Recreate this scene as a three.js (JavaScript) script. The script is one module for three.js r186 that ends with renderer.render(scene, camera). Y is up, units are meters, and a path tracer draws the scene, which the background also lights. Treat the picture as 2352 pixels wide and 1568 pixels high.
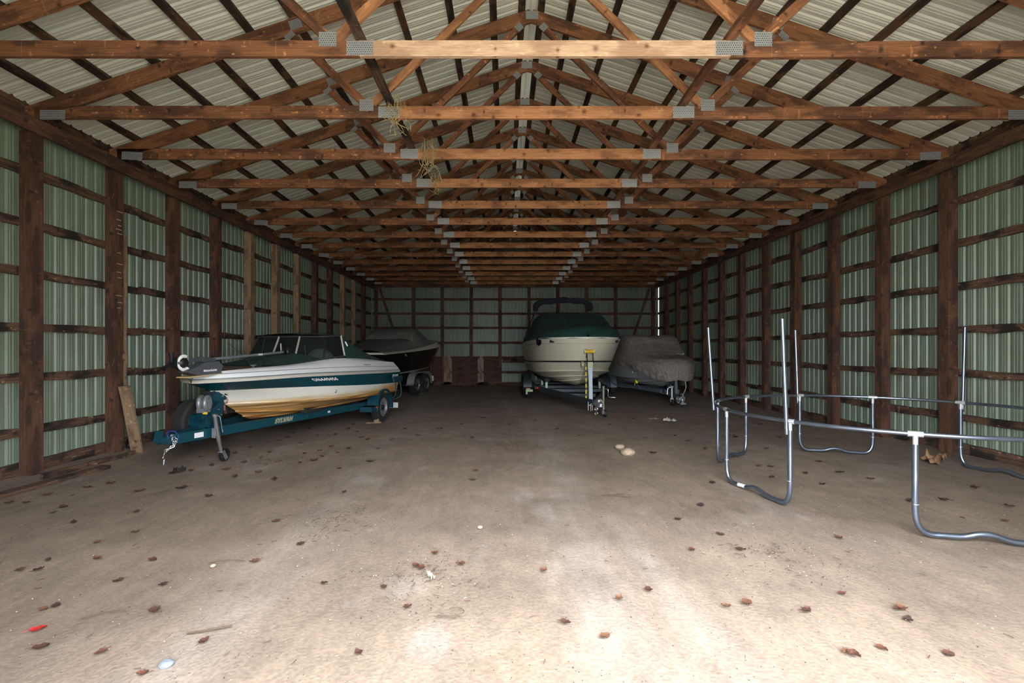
import * as THREE from 'three';
import { mergeGeometries, toCreasedNormals } from 'three/addons/utils/BufferGeometryUtils.js';

// ---------------------------------------------------------------- camera, sky, exposure
const scene = new THREE.Scene();
const EYE = 1.52, F = 1100;
const camera = new THREE.PerspectiveCamera(2 * Math.atan(784 / F) * 180 / Math.PI, 2352 / 1568, 0.05, 300);
camera.position.set(0, EYE, 0);
camera.lookAt(0, EYE, -10);
camera.setViewOffset(2352, 1568, 14, -18, 2352, 1568);
const renderer = new THREE.WebGLRenderer({ antialias: true });
renderer.toneMapping = THREE.LinearToneMapping;
renderer.toneMappingExposure = 10.6;
renderer.shadowMap.enabled = true;
{ // an overcast sky, three times brighter overhead than at the horizon
  const W = 64, H = 32, data = new Float32Array(W * H * 4);
  for (let j = 0; j < H; j++) for (let i = 0; i < W; i++) {
    const up = Math.sin(((j + 0.5) / H - 0.5) * Math.PI), k = (up > 0 ? (1 + 2 * up) / 3 : 0.25) * 5, o = (j * W + i) * 4;
    data[o] = 0.955 * k; data[o + 1] = 0.99 * k; data[o + 2] = 1.07 * k; data[o + 3] = 1;
  }
  const t = new THREE.DataTexture(data, W, H, THREE.RGBAFormat, THREE.FloatType);
  t.mapping = THREE.EquirectangularReflectionMapping; t.magFilter = THREE.LinearFilter; t.needsUpdate = true;
  scene.background = t;
}

// ---------------------------------------------------------------- helpers
let seedState = 7;
const reseed = (s) => { seedState = s >>> 0; };
const rnd = () => { seedState = (seedState + 0x6d2b79f5) | 0; let t = Math.imul(seedState ^ (seedState >>> 15), 1 | seedState); t = (t + Math.imul(t ^ (t >>> 7), 61 | t)) ^ t; return ((t ^ (t >>> 14)) >>> 0) / 4294967296; };
const rr = (a, b) => a + (b - a) * rnd();
const pick = (a) => a[Math.floor(rnd() * a.length)];
const V = (x, y, z) => new THREE.Vector3(x, y, z);
const lerp = (a, b, t) => a + (b - a) * t;
const clamp = (x, a = 0, b = 1) => Math.min(b, Math.max(a, x));
const sstep = (a, b, x) => { const t = clamp((x - a) / (b - a)); return t * t * (3 - 2 * t); };
const hash = (x, y, s) => { let h = Math.imul(x, 374761393) + Math.imul(y, 668265263) + Math.imul(s, 2246822519); h = Math.imul(h ^ (h >>> 13), 1274126177); return ((h ^ (h >>> 16)) >>> 0) / 4294967296; };
function vnoise(x, y, px, py, s) { // value noise that repeats every px by py cells
  const ix = Math.floor(x), iy = Math.floor(y), fx = x - ix, fy = y - iy, u = fx * fx * (3 - 2 * fx), v = fy * fy * (3 - 2 * fy);
  const x0 = ((ix % px) + px) % px, x1 = (x0 + 1) % px, y0 = ((iy % py) + py) % py, y1 = (y0 + 1) % py;
  return lerp(lerp(hash(x0, y0, s), hash(x1, y0, s), u), lerp(hash(x0, y1, s), hash(x1, y1, s), u), v);
}
function fbm(x, y, px, py, s, oct = 4) { let a = 0.5, t = 0, n = 0; for (let i = 0; i < oct; i++) { t += a * vnoise(x, y, px, py, s + i * 17); n += a; x *= 2; y *= 2; px *= 2; py *= 2; a *= 0.5; } return t / n; }
function tex(W, H, f, srgb = true) { // f(u, v) gives [r, g, b] or [r, g, b, a] in 0..255
  const d = new Uint8Array(W * H * 4);
  for (let j = 0; j < H; j++) for (let i = 0; i < W; i++) { const c = f(i / W, j / H, i, j), o = (j * W + i) * 4; d[o] = clamp(c[0], 0, 255); d[o + 1] = clamp(c[1], 0, 255); d[o + 2] = clamp(c[2], 0, 255); d[o + 3] = c.length > 3 ? c[3] : 255; }
  const t = new THREE.DataTexture(d, W, H); t.wrapS = t.wrapT = THREE.RepeatWrapping; t.magFilter = THREE.LinearFilter; t.minFilter = THREE.LinearMipmapLinearFilter; if (srgb) t.colorSpace = THREE.SRGBColorSpace; t.needsUpdate = true; return t;
}
const grey = (W, H, f) => tex(W, H, (u, v, i, j) => { const g = f(u, v, i, j) * 255; return [g, g, g]; }, false);
const M = (color, roughness = 0.8, metalness = 0, extra = {}) => new THREE.MeshStandardMaterial({ color, roughness, metalness, side: THREE.DoubleSide, ...extra });
const used = {};
const numbered = (n) => { const k = used[n] = (used[n] ?? -1) + 1; return k ? n + '_' + String(k).padStart(3, '0') : n; };
const shade = (o) => { o.traverse((m) => { if (m.isMesh) { m.castShadow = true; m.receiveShadow = true; } }); return o; };
function group(name, label, category, pos = [0, 0, 0], turn = 0, grp, kind) { // a top-level thing
  const o = new THREE.Group(); o.name = numbered(name); o.position.set(...pos); o.rotation.y = turn;
  o.userData = { label, category }; if (grp) o.userData.group = grp; if (kind) o.userData.kind = kind;
  scene.add(o); return o;
}
function part(parent, name, geo, mat, pos) { const m = new THREE.Mesh(geo, mat); m.name = name; if (pos) m.position.set(...pos); parent.add(m); return m; }
function solo(name, geo, mat, label, category, pos = [0, 0, 0], turn = 0, grp) { const m = new THREE.Mesh(geo, mat); m.name = numbered(name); m.position.set(...pos); m.rotation.y = turn; m.userData = { label, category }; if (grp) m.userData.group = grp; scene.add(m); return m; }
const clean = (g) => { const q = g.index ? g.toNonIndexed() : g; for (const k of Object.keys(q.attributes)) if (!['position', 'normal', 'uv'].includes(k)) q.deleteAttribute(k); if (!q.attributes.normal) q.computeVertexNormals(); if (!q.attributes.uv) q.setAttribute('uv', new THREE.BufferAttribute(new Float32Array(q.attributes.position.count * 2), 2)); return q; };
const merge = (list) => mergeGeometries(list.map(clean));
const at = (g, x, y, z, rx = 0, ry = 0, rz = 0) => { g.applyMatrix4(new THREE.Matrix4().compose(V(x, y, z), new THREE.Quaternion().setFromEuler(new THREE.Euler(rx, ry, rz)), V(1, 1, 1))); return g; };
const box = (w, h, d, x = 0, y = 0, z = 0, rx = 0, ry = 0, rz = 0) => at(new THREE.BoxGeometry(w, h, d), x, y, z, rx, ry, rz);
const cyl = (r, h, x = 0, y = 0, z = 0, rx = 0, ry = 0, rz = 0, n = 16, r2 = r) => at(new THREE.CylinderGeometry(r2, r, h, n), x, y, z, rx, ry, rz);
const curve = (pts, closed = false) => new THREE.CatmullRomCurve3(pts.map((p) => p.isVector3 ? p : V(...p)), closed, 'centripetal');
const tube = (pts, r, n = 24, rs = 8, closed = false) => new THREE.TubeGeometry(curve(pts, closed), n, r, rs, closed);
const lathe = (prof, n = 28) => new THREE.LatheGeometry(prof.map((p) => new THREE.Vector2(p[0], p[1])), n);
function rod(a, b, r, n = 12, r2 = r) { const A = V(...a), B = V(...b), d = B.clone().sub(A), g = new THREE.CylinderGeometry(r2, r, d.length(), n); g.applyQuaternion(new THREE.Quaternion().setFromUnitVectors(V(0, 1, 0), d.clone().normalize())); g.translate(...A.add(B).multiplyScalar(0.5).toArray()); return g; }
function chamferBox(L, H, W, c = 0.003) { const s = new THREE.Shape(), a = H / 2 - c, b = W / 2 - c; s.moveTo(-b, -a); s.lineTo(b, -a); s.lineTo(b, a); s.lineTo(-b, a); s.lineTo(-b, -a); const g = new THREE.ExtrudeGeometry(s, { depth: L - 2 * c, bevelEnabled: true, bevelThickness: c, bevelSize: c, bevelSegments: 1 }); g.translate(0, 0, -L / 2 + c); g.rotateY(Math.PI / 2); return g; }
// sawn timber: length along x, height y, thickness z; uv in metres / texture size, shifted per variant; wane makes the edges wander
const TL = 2.4, TH = 0.3;
function timber(L, H, W, variant = 0, wane = 0, segs = wane ? Math.max(4, Math.round(L / 0.14)) : 1) {
  const P = [], N = [], U = [], ou = hash(variant, 3, 5) * TL, ov = hash(variant, 9, 2) * TH;
  const wob = (i, c) => wane ? (vnoise(i * 0.55 + variant * 13.7, c * 5.1, 4096, 4096, 91) - 0.5) * 2 * wane * (c === 4 ? 0.3 : 1) : 0;
  const ring = [];
  for (let i = 0; i <= segs; i++) {
    const x = -L / 2 + L * i / segs, h0 = -H / 2 + wob(i, 1), h1 = H / 2 + wob(i, 2);
    const z1 = W / 2 + wob(i, 4);
    ring.push([[x, h0, z1], [x, h1, z1], [x, h1, -W / 2], [x, h0, -W / 2]]);
  }
  const girth = [0, H, H + W, 2 * H + W, 2 * H + 2 * W];
  const tri = (a, b, c, ua, ub, uc) => { P.push(...a, ...b, ...c); U.push(...ua, ...ub, ...uc); };
  for (let i = 0; i < segs; i++) for (let k = 0; k < 4; k++) {
    const a = ring[i][k], b = ring[i + 1][k], c = ring[i + 1][(k + 1) % 4], d = ring[i][(k + 1) % 4];
    const ua = [(a[0] + ou) / TL, (girth[k] + ov) / TH], ub = [(b[0] + ou) / TL, (girth[k] + ov) / TH], uc = [(c[0] + ou) / TL, (girth[k + 1] + ov) / TH], ud = [(d[0] + ou) / TL, (girth[k + 1] + ov) / TH];
    tri(a, b, c, ua, ub, uc); tri(a, c, d, ua, uc, ud);
  }
  for (const [r, f] of [[ring[0], 1], [ring[segs], 0]]) { const q = f ? [r[0], r[1], r[2], r[3]] : [r[0], r[3], r[2], r[1]], uv = q.map((p) => [(p[2] * 0.3 + ou) / TL, (p[1] + ov) / TH]); tri(q[0], q[1], q[2], uv[0], uv[1], uv[2]); tri(q[0], q[2], q[3], uv[0], uv[2], uv[3]); }
  const g = new THREE.BufferGeometry();
  g.setAttribute('position', new THREE.Float32BufferAttribute(P, 3)); g.setAttribute('uv', new THREE.Float32BufferAttribute(U, 2)); g.computeVertexNormals();
  return g;
}
const timbers = new Map();
const timberOf = (L, H, W, v = 0, wane = 0) => { const k = [L.toFixed(2), H, W, v, wane].join(); if (!timbers.has(k)) timbers.set(k, timber(+L.toFixed(2), H, W, v, wane)); return timbers.get(k); };
function orient(m, a, b, up = V(0, 1, 0)) { // lay a mesh whose length is x between two points
  const A = V(...a), B = V(...b), X = B.clone().sub(A).normalize(), Z = X.clone().cross(up).normalize(), Y = Z.clone().cross(X);
  m.quaternion.setFromRotationMatrix(new THREE.Matrix4().makeBasis(X, Y, Z)); m.position.copy(A.add(B).multiplyScalar(0.5)); return m;
}
const dist = (a, b) => Math.hypot(a[0] - b[0], a[1] - b[1], a[2] - b[2]);
const board = (parent, name, a, b, H, W, mat, variant = 0, wane = 0) => orient(part(parent, name, timberOf(dist(a, b), H, W, variant, wane), mat), a, b);

// ---------------------------------------------------------------- materials
function woodTex(seed, dark, mid, light, { knots = 7, blotch = 0.5, pale = 0.1, W = 1024, H = 128 } = {}) {
  reseed(seed * 977 + 11);
  const K = Array.from({ length: knots }, () => [rnd(), rnd(), rr(0.004, 0.011), rr(0.05, 0.11)]);
  return tex(W, H, (u, v) => {
    let warp = 0, core = 0;
    for (const [ku, kv, a, b] of K) { let du = u - ku; du -= Math.round(du); let dv = v - kv; dv -= Math.round(dv); const q = (du / a) ** 2 + (dv / b) ** 2; if (q < 30) { warp += Math.exp(-q / 6) * 0.06 * Math.sign(dv); core = Math.max(core, Math.exp(-q * 1.1)); } }
    const vv = v + warp, g = 0.55 * fbm(u * 6, vv * 26, 6, 26, seed, 3) + 0.45 * vnoise(u * 24, vv * 90, 24, 90, seed + 5);
    const b = fbm(u * 9, v * 3, 9, 3, seed + 31, 4), s = vnoise(u * 130, v * 2, 130, 2, seed + 71), p = fbm(u * 40, v * 8, 40, 8, seed + 51, 3);
    const k = clamp((g - 0.25) * 1.9);
    let c = [0, 1, 2].map((i) => lerp(mid[i], light[i], k));
    const dk = clamp(sstep(0.42, 0.72, b) * blotch + core * 0.85);
    c = c.map((x, i) => lerp(x, dark[i], dk));
    if (s > 0.93 || p > 0.74) c = c.map((x, i) => lerp(x, light[i] * 1.25 + 12, pale * 3 * (s > 0.93 ? 0.5 : clamp((p - 0.74) * 10))));
    return c;
  });
}
const grainBump = grey(512, 128, (u, v) => 0.6 * fbm(u * 8, v * 40, 8, 40, 401, 3) + 0.4 * vnoise(u * 60, v * 64, 60, 64, 402));
const woodMat = (t, roughness = 0.82, bump = 0.004) => M(0xffffff, roughness, 0, { map: t, bumpMap: grainBump, bumpScale: bump });
const W = {
  chord: [1, 2, 3].map((s) => woodMat(woodTex(s, [46, 27, 18], [120, 76, 48], [156, 106, 70], { blotch: 0.5, pale: 0.2 }))),
  bottom: [4, 5, 6].map((s) => woodMat(woodTex(s, [44, 25, 16], [108, 67, 42], [148, 99, 64], { blotch: 0.55, pale: 0.3 }))),
  centre: [7, 8].map((s) => woodMat(woodTex(s, [76, 42, 24], [148, 98, 62], [182, 130, 90], { blotch: 0.4, knots: 12 }))),
  pale: [woodMat(woodTex(9, [112, 78, 56], [184, 150, 122], [208, 178, 150], { blotch: 0.35, knots: 6 }))],
  purlin: [10, 11].map((s) => woodMat(woodTex(s, [20, 12, 8], [66, 42, 28], [98, 68, 46], { blotch: 0.8, pale: 0.25 }))),
  girt: [12, 13].map((s) => woodMat(woodTex(s, [18, 11, 8], [58, 39, 28], [112, 84, 62], { blotch: 0.85, pale: 0.3 }), 0.9, 0.008)),
  post: [14, 15].map((s) => woodMat(woodTex(s, [30, 18, 13], [70, 44, 31], [104, 70, 50], { blotch: 0.55, pale: 0.2 }))),
  grey: [16, 17].map((s) => woodMat(woodTex(s, [60, 45, 33], [120, 97, 72], [150, 124, 96], { blotch: 0.4, pale: 0.2 }))),
};
const paintGrime = (seed, base, dirt) => tex(256, 512, (u, v) => { const a = fbm(u * 6, v * 6, 6, 6, seed, 4), s = fbm(u * 40, v * 3, 40, 3, seed + 9, 3), k = clamp(sstep(0.5, 0.85, a) * 0.35 + sstep(0.55, 0.85, s) * 0.3); return [0, 1, 2].map((i) => lerp(base[i], dirt[i], k)); });
const wallMetal = [M(0xffffff, 0.42, 0, { map: paintGrime(201, [108, 122, 103], [86, 86, 66]) }), M(0xffffff, 0.42, 0, { map: paintGrime(202, [101, 116, 98], [80, 80, 62]) })];
const roofMetal = [M(0xffffff, 0.5, 0, { map: paintGrime(203, [206, 207, 194], [186, 184, 166]) }), M(0xffffff, 0.5, 0, { map: paintGrime(204, [199, 201, 189], [180, 178, 160]) })];
const ridgeMetal = M(0xd2d3c6, 0.4, 0);
const galv = M(0xffffff, 0.38, 0.85, { map: tex(128, 128, (u, v) => { const a = vnoise(u * 24, v * 24, 24, 24, 301), b = fbm(u * 8, v * 8, 8, 8, 305); const g = 168 + 40 * (a - 0.5) + 40 * (b - 0.5); return [g, g + 3, g + 7]; }) });
const chrome = M(0xd8dce0, 0.22, 0.95);
const black = M(0x141416, 0.55);
const rubber = M(0x1b1b1d, 0.85);
const whitePlastic = M(0xd8d8d4, 0.5);
const nailPlate = (() => { // pressed steel plate, rows of punched slots
  const c = document.createElement('canvas'); c.width = 256; c.height = 128; const x = c.getContext('2d');
  x.fillStyle = '#a9adb0'; x.fillRect(0, 0, 256, 128);
  for (let i = 0; i < 900; i++) { const g = 140 + (i * 37 % 70); x.fillStyle = `rgba(${g},${g + 3},${g + 6},0.35)`; x.fillRect(i * 53 % 256, i * 29 % 128, 5, 3); }
  for (let r = 0; r < 6; r++) for (let k = 0; k < 12; k++) { x.fillStyle = (r * 7 + k * 3) % 5 ? '#35312e' : '#6b5a4a'; x.beginPath(); x.ellipse(11 + k * 21.3 + (r % 2 ? 10 : 0), 11 + r * 21, 5.5, 4.4, 0, 0, 7); x.fill(); }
  const t = new THREE.CanvasTexture(c); t.colorSpace = THREE.SRGBColorSpace; t.wrapS = t.wrapT = THREE.RepeatWrapping; return M(0xffffff, 0.45, 0.55, { map: t });
})();
function textDecal(text, font, fill, w = 512, h = 128, stroke, skew = -0.18, bg) {
  const c = document.createElement('canvas'); c.width = w; c.height = h; const x = c.getContext('2d');
  if (bg) { x.fillStyle = bg; x.fillRect(0, 0, w, h); }
  x.setTransform(1, 0, skew, 1, -skew * h * 0.5, 0); x.font = font; x.textAlign = 'center'; x.textBaseline = 'middle';
  if (stroke) { x.lineWidth = stroke[1]; x.strokeStyle = stroke[0]; x.strokeText(text, w / 2, h / 2, w * 0.92); }
  if (fill) { x.fillStyle = fill; x.fillText(text, w / 2, h / 2, w * 0.92); }
  const t = new THREE.CanvasTexture(c); t.colorSpace = THREE.SRGBColorSpace;
  return M(0xffffff, 0.5, 0, { map: t, transparent: !bg, polygonOffset: true, polygonOffsetFactor: -1 });
}
// ---------------------------------------------------------------- the barn
const S = 1.22, CX = 0.37, XL = -5.63, XR = 6.37, RIDGE = EYE + 4.95, ZB = -20.4, ZF = 0.2, CHORD = EYE + 2.84;
const trussZ = (k) => -(2.72 + k) * S;
const roofY = (x) => RIDGE + 0.055 - Math.abs(x - CX) / 3;   // underside of the roof sheets
// ribbed sheet in the local xy plane, ribs along y and swelling towards +z (outside)
function ribSheet(w, top, pitch = 0.1523, depth = 0.02) {
  const prof = [];
  for (let p = 0; p < Math.round(w / pitch); p++) for (const [a, d] of [[0, 0], [0.022, 0], [0.028, -0.004], [0.036, -0.004], [0.042, 0], [0.06, 0], [0.066, -0.004], [0.074, -0.004], [0.08, 0], [0.098, 0], [0.113, 1], [0.134, 1], [0.149, 0]]) prof.push([p * pitch + a * pitch / 0.1523, d === 1 ? depth : d]);
  prof.push([w, 0]);
  const P = [], U = [], yTop = typeof top === 'function' ? top : () => top;
  for (let i = 0; i < prof.length - 1; i++) {
    const [a, d] = prof[i], [b, e] = prof[i + 1], ya = yTop(a), yb = yTop(b);
    P.push(a, 0, d, b, 0, e, b, yb, e, a, 0, d, b, yb, e, a, ya, d);
    U.push(a, 0, b, 0, b, yb / 4, a, 0, b, yb / 4, a, ya / 4);
  }
  const g = new THREE.BufferGeometry(); g.setAttribute('position', new THREE.Float32BufferAttribute(P, 3)); g.setAttribute('uv', new THREE.Float32BufferAttribute(U, 2)); g.computeVertexNormals(); return g;
}
const setting = (name, label) => group(name, label, 'building', [0, 0, 0], 0, undefined, 'structure');
const SW = 0.914;
{ // floor: beaten earth, uneven; large soil patches by vertex colour, fine grit by texture
  const nx = 240, nz = 440, x0 = XL - 0.35, x1 = XR + 0.35, z0 = ZF + 0.1, z1 = ZB - 0.15, P = [], C = [], U = [], I = [];
  for (let j = 0; j <= nz; j++) for (let i = 0; i <= nx; i++) {
    const x = lerp(x0, x1, i / nx), z = lerp(z0, z1, j / nz);
    const wallDist = Math.min(x - x0, x1 - x), berm = sstep(0.95, 0.45, wallDist) * 0.035;
    P.push(x, (fbm(x * 0.9 + 40, z * 0.9 + 80, 4096, 4096, 7, 3) - 0.5) * 0.03 + berm - 0.012, z); U.push(x / 3.6, z / 3.6);
    const big = fbm(x * 0.7 + 20, z * 0.35 + 90, 4096, 4096, 21, 4), mid = 0.55 * fbm(x * 2.2 + 20, z * 1.4 + 90, 4096, 4096, 23, 4) + 0.45 * fbm(x * 6 + z * 0.8 + 20, z * 0.7 + 90, 4096, 4096, 25, 4);
    const warp = (mid - 0.5) * 0.35, lane = Math.max(Math.exp(-(((x - 0.55 + z * 0.02 + warp) / 0.22) ** 2)), 0.8 * Math.exp(-(((x - 1.35 - z * 0.1 + warp) / 0.13) ** 2)), 0.7 * Math.exp(-(((x + 1.35 - z * 0.08 + warp) / 0.2) ** 2)));
    let c = [0.44, 0.335, 0.24].map((q, n) => q * lerp(0.88, 1.1, big) * (1 + (mid - 0.5) * [0.2, 0.24, 0.28][n]));
    const dust = lane * sstep(0.3, 0.62, mid + 0.1) * 0.6; c = c.map((q, n) => lerp(q, [0.57, 0.485, 0.395][n], dust));
    const soil = sstep(0.56, 0.68, fbm(x * 0.8 + 3, z * 1.1 + 7, 4096, 4096, 29, 5)); c = c.map((q, n) => lerp(q, [0.27, 0.195, 0.135][n], soil * 0.35));
    const lime = sstep(0.66, 0.8, fbm(x * 2.6 + 70, z * 1.6 + 30, 4096, 4096, 37, 4)); c = c.map((q, n) => lerp(q, [0.66, 0.62, 0.57][n], lime * 0.3));
    C.push(...c);
  }
  for (let j = 0; j < nz; j++) for (let i = 0; i < nx; i++) { const a = j * (nx + 1) + i; I.push(a, a + 1, a + nx + 2, a, a + nx + 2, a + nx + 1); }
  const g = new THREE.BufferGeometry(); g.setAttribute('position', new THREE.Float32BufferAttribute(P, 3)); g.setAttribute('color', new THREE.Float32BufferAttribute(C, 3)); g.setAttribute('uv', new THREE.Float32BufferAttribute(U, 2)); g.setIndex(I); g.computeVertexNormals();
  const N = 1536, hgt = new Float32Array(N * N);
  const map = tex(N, N, (u, v, i, j) => {
    const a = fbm(u * 14, v * 14, 14, 14, 501, 4), b = vnoise(u * 260, v * 260, 260, 260, 503), st = fbm(u * 60, v * 22, 60, 22, 507, 3), sp = hash(i >> 1, j >> 1, 61), sp2 = hash(i, j, 67);
    let k = 0.84 + (a - 0.5) * 0.16 + (b - 0.5) * 0.12 + (st - 0.5) * 0.12, h = 0.4 + (a - 0.5) * 0.5 + (b - 0.5) * 0.25, t = [1, 1, 1];
    if (sp > 0.9985) { k = 1.15; h += 0.4; } else if (sp < 0.0016) { k = 0.42; h += 0.25; t = [1.05, 0.95, 0.85]; }
    k += (sp2 - 0.5) * 0.1; hgt[j * N + i] = h;
    return t.map((q) => 212 * k * q);
  });
  const bump = grey(N, N, (u, v, i, j) => clamp(hgt[j * N + i]));
  const m = part(setting('floor', 'beaten brown earth floor of the barn'), 'packed_earth', g, M(0xffffff, 0.94, 0, { map, bumpMap: bump, bumpScale: 0.007, vertexColors: true }));
}
const sheetRow = (parent, n, place, geo, mats) => { for (let i = 0; i < n; i++) { const m = part(parent, 'metal_sheet', typeof geo === 'function' ? geo(i) : geo, mats[(i * 7 + (i >> 2)) % mats.length]); place(m, i); } };
const GIRTS = [0.54, 1.17, 1.80, 2.44, 3.05, 3.67];
// ---- side walls: posts every bay, rough girts behind them, ribbed metal behind those
function sideWall(name, label, X, out, postMats) { // out = -1 for the wall at low x
  const w = setting(name, label), n = 23, len = roofY(X + out * 0.2) + 0.01, geo = ribSheet(SW, len);
  sheetRow(w, n, (m, i) => { m.rotation.y = out * Math.PI / 2; m.position.set(X + out * 0.2, 0, out < 0 ? ZB - 0.23 + i * SW : ZB - 0.194 + (i + 1) * SW); }, geo, wallMetal);
  reseed(out < 0 ? 51 : 52);
  for (let k = -1; k <= 13; k++) {
    const z = trussZ(k), v = (k + 3) % 6, mt = postMats(k);
    const p = part(w, 'post', timberOf(4.12, 0.15, 0.15, v + (out > 0 ? 6 : 0)), mt); p.rotation.z = Math.PI / 2; p.position.set(X + out * 0.075, 2.06, z);
  }
  for (const [row, h] of GIRTS.entries()) for (let b = 0; b < 8; b++) {
    const L = (ZF - 0.02 - ZB + 0.15) / 8, za = ZF - 0.02 - b * L, v = (row * 5 + b * 3 + (out > 0 ? 2 : 0)) % 8;
    const g = part(w, 'girt', timberOf(L, 0.105, 0.042, v, 0.014), W.girt[(row + b) % 2]); g.rotation.y = out < 0 ? Math.PI / 2 : -Math.PI / 2; g.rotation.z = rr(-0.004, 0.004); g.position.set(X + out * 0.172, h + rr(-0.012, 0.012), za - L / 2);
  }
  for (let b = 0; b < 6; b++) {
    const L = (ZF - 0.1 - ZB) / 6, z = ZF - 0.1 - L * (b + 0.5);
    for (const [nm, H, T, x, y, vv] of [['header_board', 0.14, 0.04, X - out * 0.02 + out * 0.0, EYE + 2.645, 2], ['top_plate', 0.045, 0.2, X + out * 0.07, EYE + 2.738, 4]]) { const m = part(w, nm, timberOf(L, H, T, vv + b % 3), W.post[b % 2]); m.rotation.y = Math.PI / 2; m.position.set(x, y, z); }
    const ev = part(w, 'eave_board', timberOf(L, 0.24, 0.03, b + 2), W.girt[b % 2]); ev.rotation.y = Math.PI / 2; ev.position.set(X + out * 0.15, EYE + 2.86, z);
    const s = part(w, 'skirt_board', timberOf(L, 0.2, 0.04, b + 3, 0.012), W.girt[b % 2]); s.rotation.y = Math.PI / 2; s.position.set(X + out * 0.172, 0.07, z);
  }
  if (out < 0) { const m = part(w, 'side_strip', timberOf(2.6, .05, .09, 4, .01), W.grey[1]); m.rotation.z = Math.PI / 2; m.position.set(-5.66, 1.9, trussZ(3) - .1); }
  return w;
}
sideWall('wall_left', 'long green ribbed metal wall behind the teal and white boat', XL, -1, (k) => [6, 7, 11, 12].includes(k) ? W.grey[k % 2] : k === 8 ? W.grey[0] : W.post[(k + 20) % 2]);
sideWall('wall_right', 'long green ribbed metal wall behind the trampoline frame', XR, 1, (k) => W.post[(k + 21) % 2]);
{ // ---- end wall
  const w = setting('wall_back', 'green ribbed metal end wall with brown girts behind the boats'), x0 = XL - 0.2, n = 14;
  const sw = (XR - XL + 0.395) / n;
  for (let i = 0; i < n; i++) { const xa = x0 + (i + 1) * sw; const m = part(w, 'metal_sheet', ribSheet(sw, (a) => roofY(xa - a) + 0.005, sw / 6), wallMetal[(i * 5 + 1) % 2]); m.rotation.y = Math.PI; m.position.set(xa, 0, ZB - 0.2); }
  for (let i = 0; i <= 9; i++) { const x = CX + (i === 0 ? -5.93 : i === 9 ? 5.93 : (i - 4.5) * 1.235); const p = part(w, 'stud', timberOf(4.2, 0.14, 0.1, i % 6), W.post[i % 2]); p.rotation.z = Math.PI / 2; p.position.set(x, 2.1, ZB - 0.1); }
  for (const [r, h] of [...GIRTS, 4.9, 5.5].entries()) for (let b = 0; b < 3; b++) { const half = h < 4.4 ? 6.1 : (RIDGE - h) * 3 - 0.2, L = 2 * half / 3; const g = part(w, 'girt', timberOf(L, 0.1, 0.04, (r + b) % 6, 0.008), W.post[(r + b) % 2]); g.position.set(CX - half + L * (b + 0.5), h, ZB - 0.175); }
  const hd = board(w, 'header_board', [XL, EYE + 2.7, ZB + 0.03], [XR, EYE + 2.7, ZB + 0.03], 0.14, 0.04, W.post[1], 3);
  board(w, 'corner_brace', [XL + 0.25, EYE + 2.6, ZB - 0.02], [XL + 1.15, 1.4, ZB - 0.02], 0.1, 0.04, W.post[0], 2);
  board(w, 'corner_brace', [XR - 0.25, EYE + 2.6, ZB - 0.02], [XR - 1.15, 1.4, ZB - 0.02], 0.1, 0.04, W.post[1], 4);
  const osb = woodMat(woodTex(31, [30, 18, 13], [64, 38, 28], [86, 56, 42], { blotch: 0.6, knots: 0 }));
  for (const [a, b] of [[-4.2, -3.2], [-3.16, -2.72], [-2.3, -1.2], [-0.95, -0.3]]) { const m = part(w, 'lower_panel', timberOf(b - a, 1.16, 0.02, Math.round(a * 3 + 40)), osb); m.position.set((a + b) / 2, 0.62, ZB - 0.02); }
  for (const x of [-2.5, -1.06]) { const m = part(w, 'batten', timberOf(1.2, x < -2 ? 0.3 : 0.13, 0.03, 5), W.grey[1]); m.rotation.z = Math.PI / 2; m.position.set(x, 0.62, ZB - 0.01); }
  const m = part(w, 'batten', timberOf(2.2, 0.22, 0.03, 3), W.girt[0]); m.position.set(0.95, 1.06, ZB - 0.03);
  const s = part(w, 'sill_board', timberOf(11.9, 0.16, 0.05, 2), W.girt[1]); s.position.set(CX, 0.05, ZB - 0.02);
}
const DOOR = { a: -1.1, b: 2.8, h: 4.2 };
{ // ---- front wall round the wide doorway that lets the daylight in
  const w = setting('wall_front', 'ribbed metal front wall with a wide open doorway'), x0 = XL - 0.25, n = 14, sw = (XR - XL + 0.5) / n;
  for (let i = 0; i < n; i++) {
    const xa = x0 + i * sw, xm = xa + sw / 2, open = xm > DOOR.a && xm < DOOR.b, y0 = open ? DOOR.h : 0;
    const m = part(w, 'metal_sheet', ribSheet(sw, (a) => roofY(xa + a) + 0.005 - y0, sw / 6), wallMetal[i % 2]); m.position.set(xa, y0, ZF);
  }
  for (const x of [DOOR.a, DOOR.b]) { const p = part(w, 'door_post', timberOf(DOOR.h + 0.1, 0.16, 0.16, 3), W.post[0]); p.rotation.z = Math.PI / 2; p.position.set(x, DOOR.h / 2, ZF - 0.1); }
  const l = part(w, 'lintel', timberOf(DOOR.b - DOOR.a + 0.3, 0.24, 0.1, 4), W.post[1]); l.position.set((DOOR.a + DOOR.b) / 2, DOOR.h + 0.05, ZF - 0.08);
}
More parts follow.
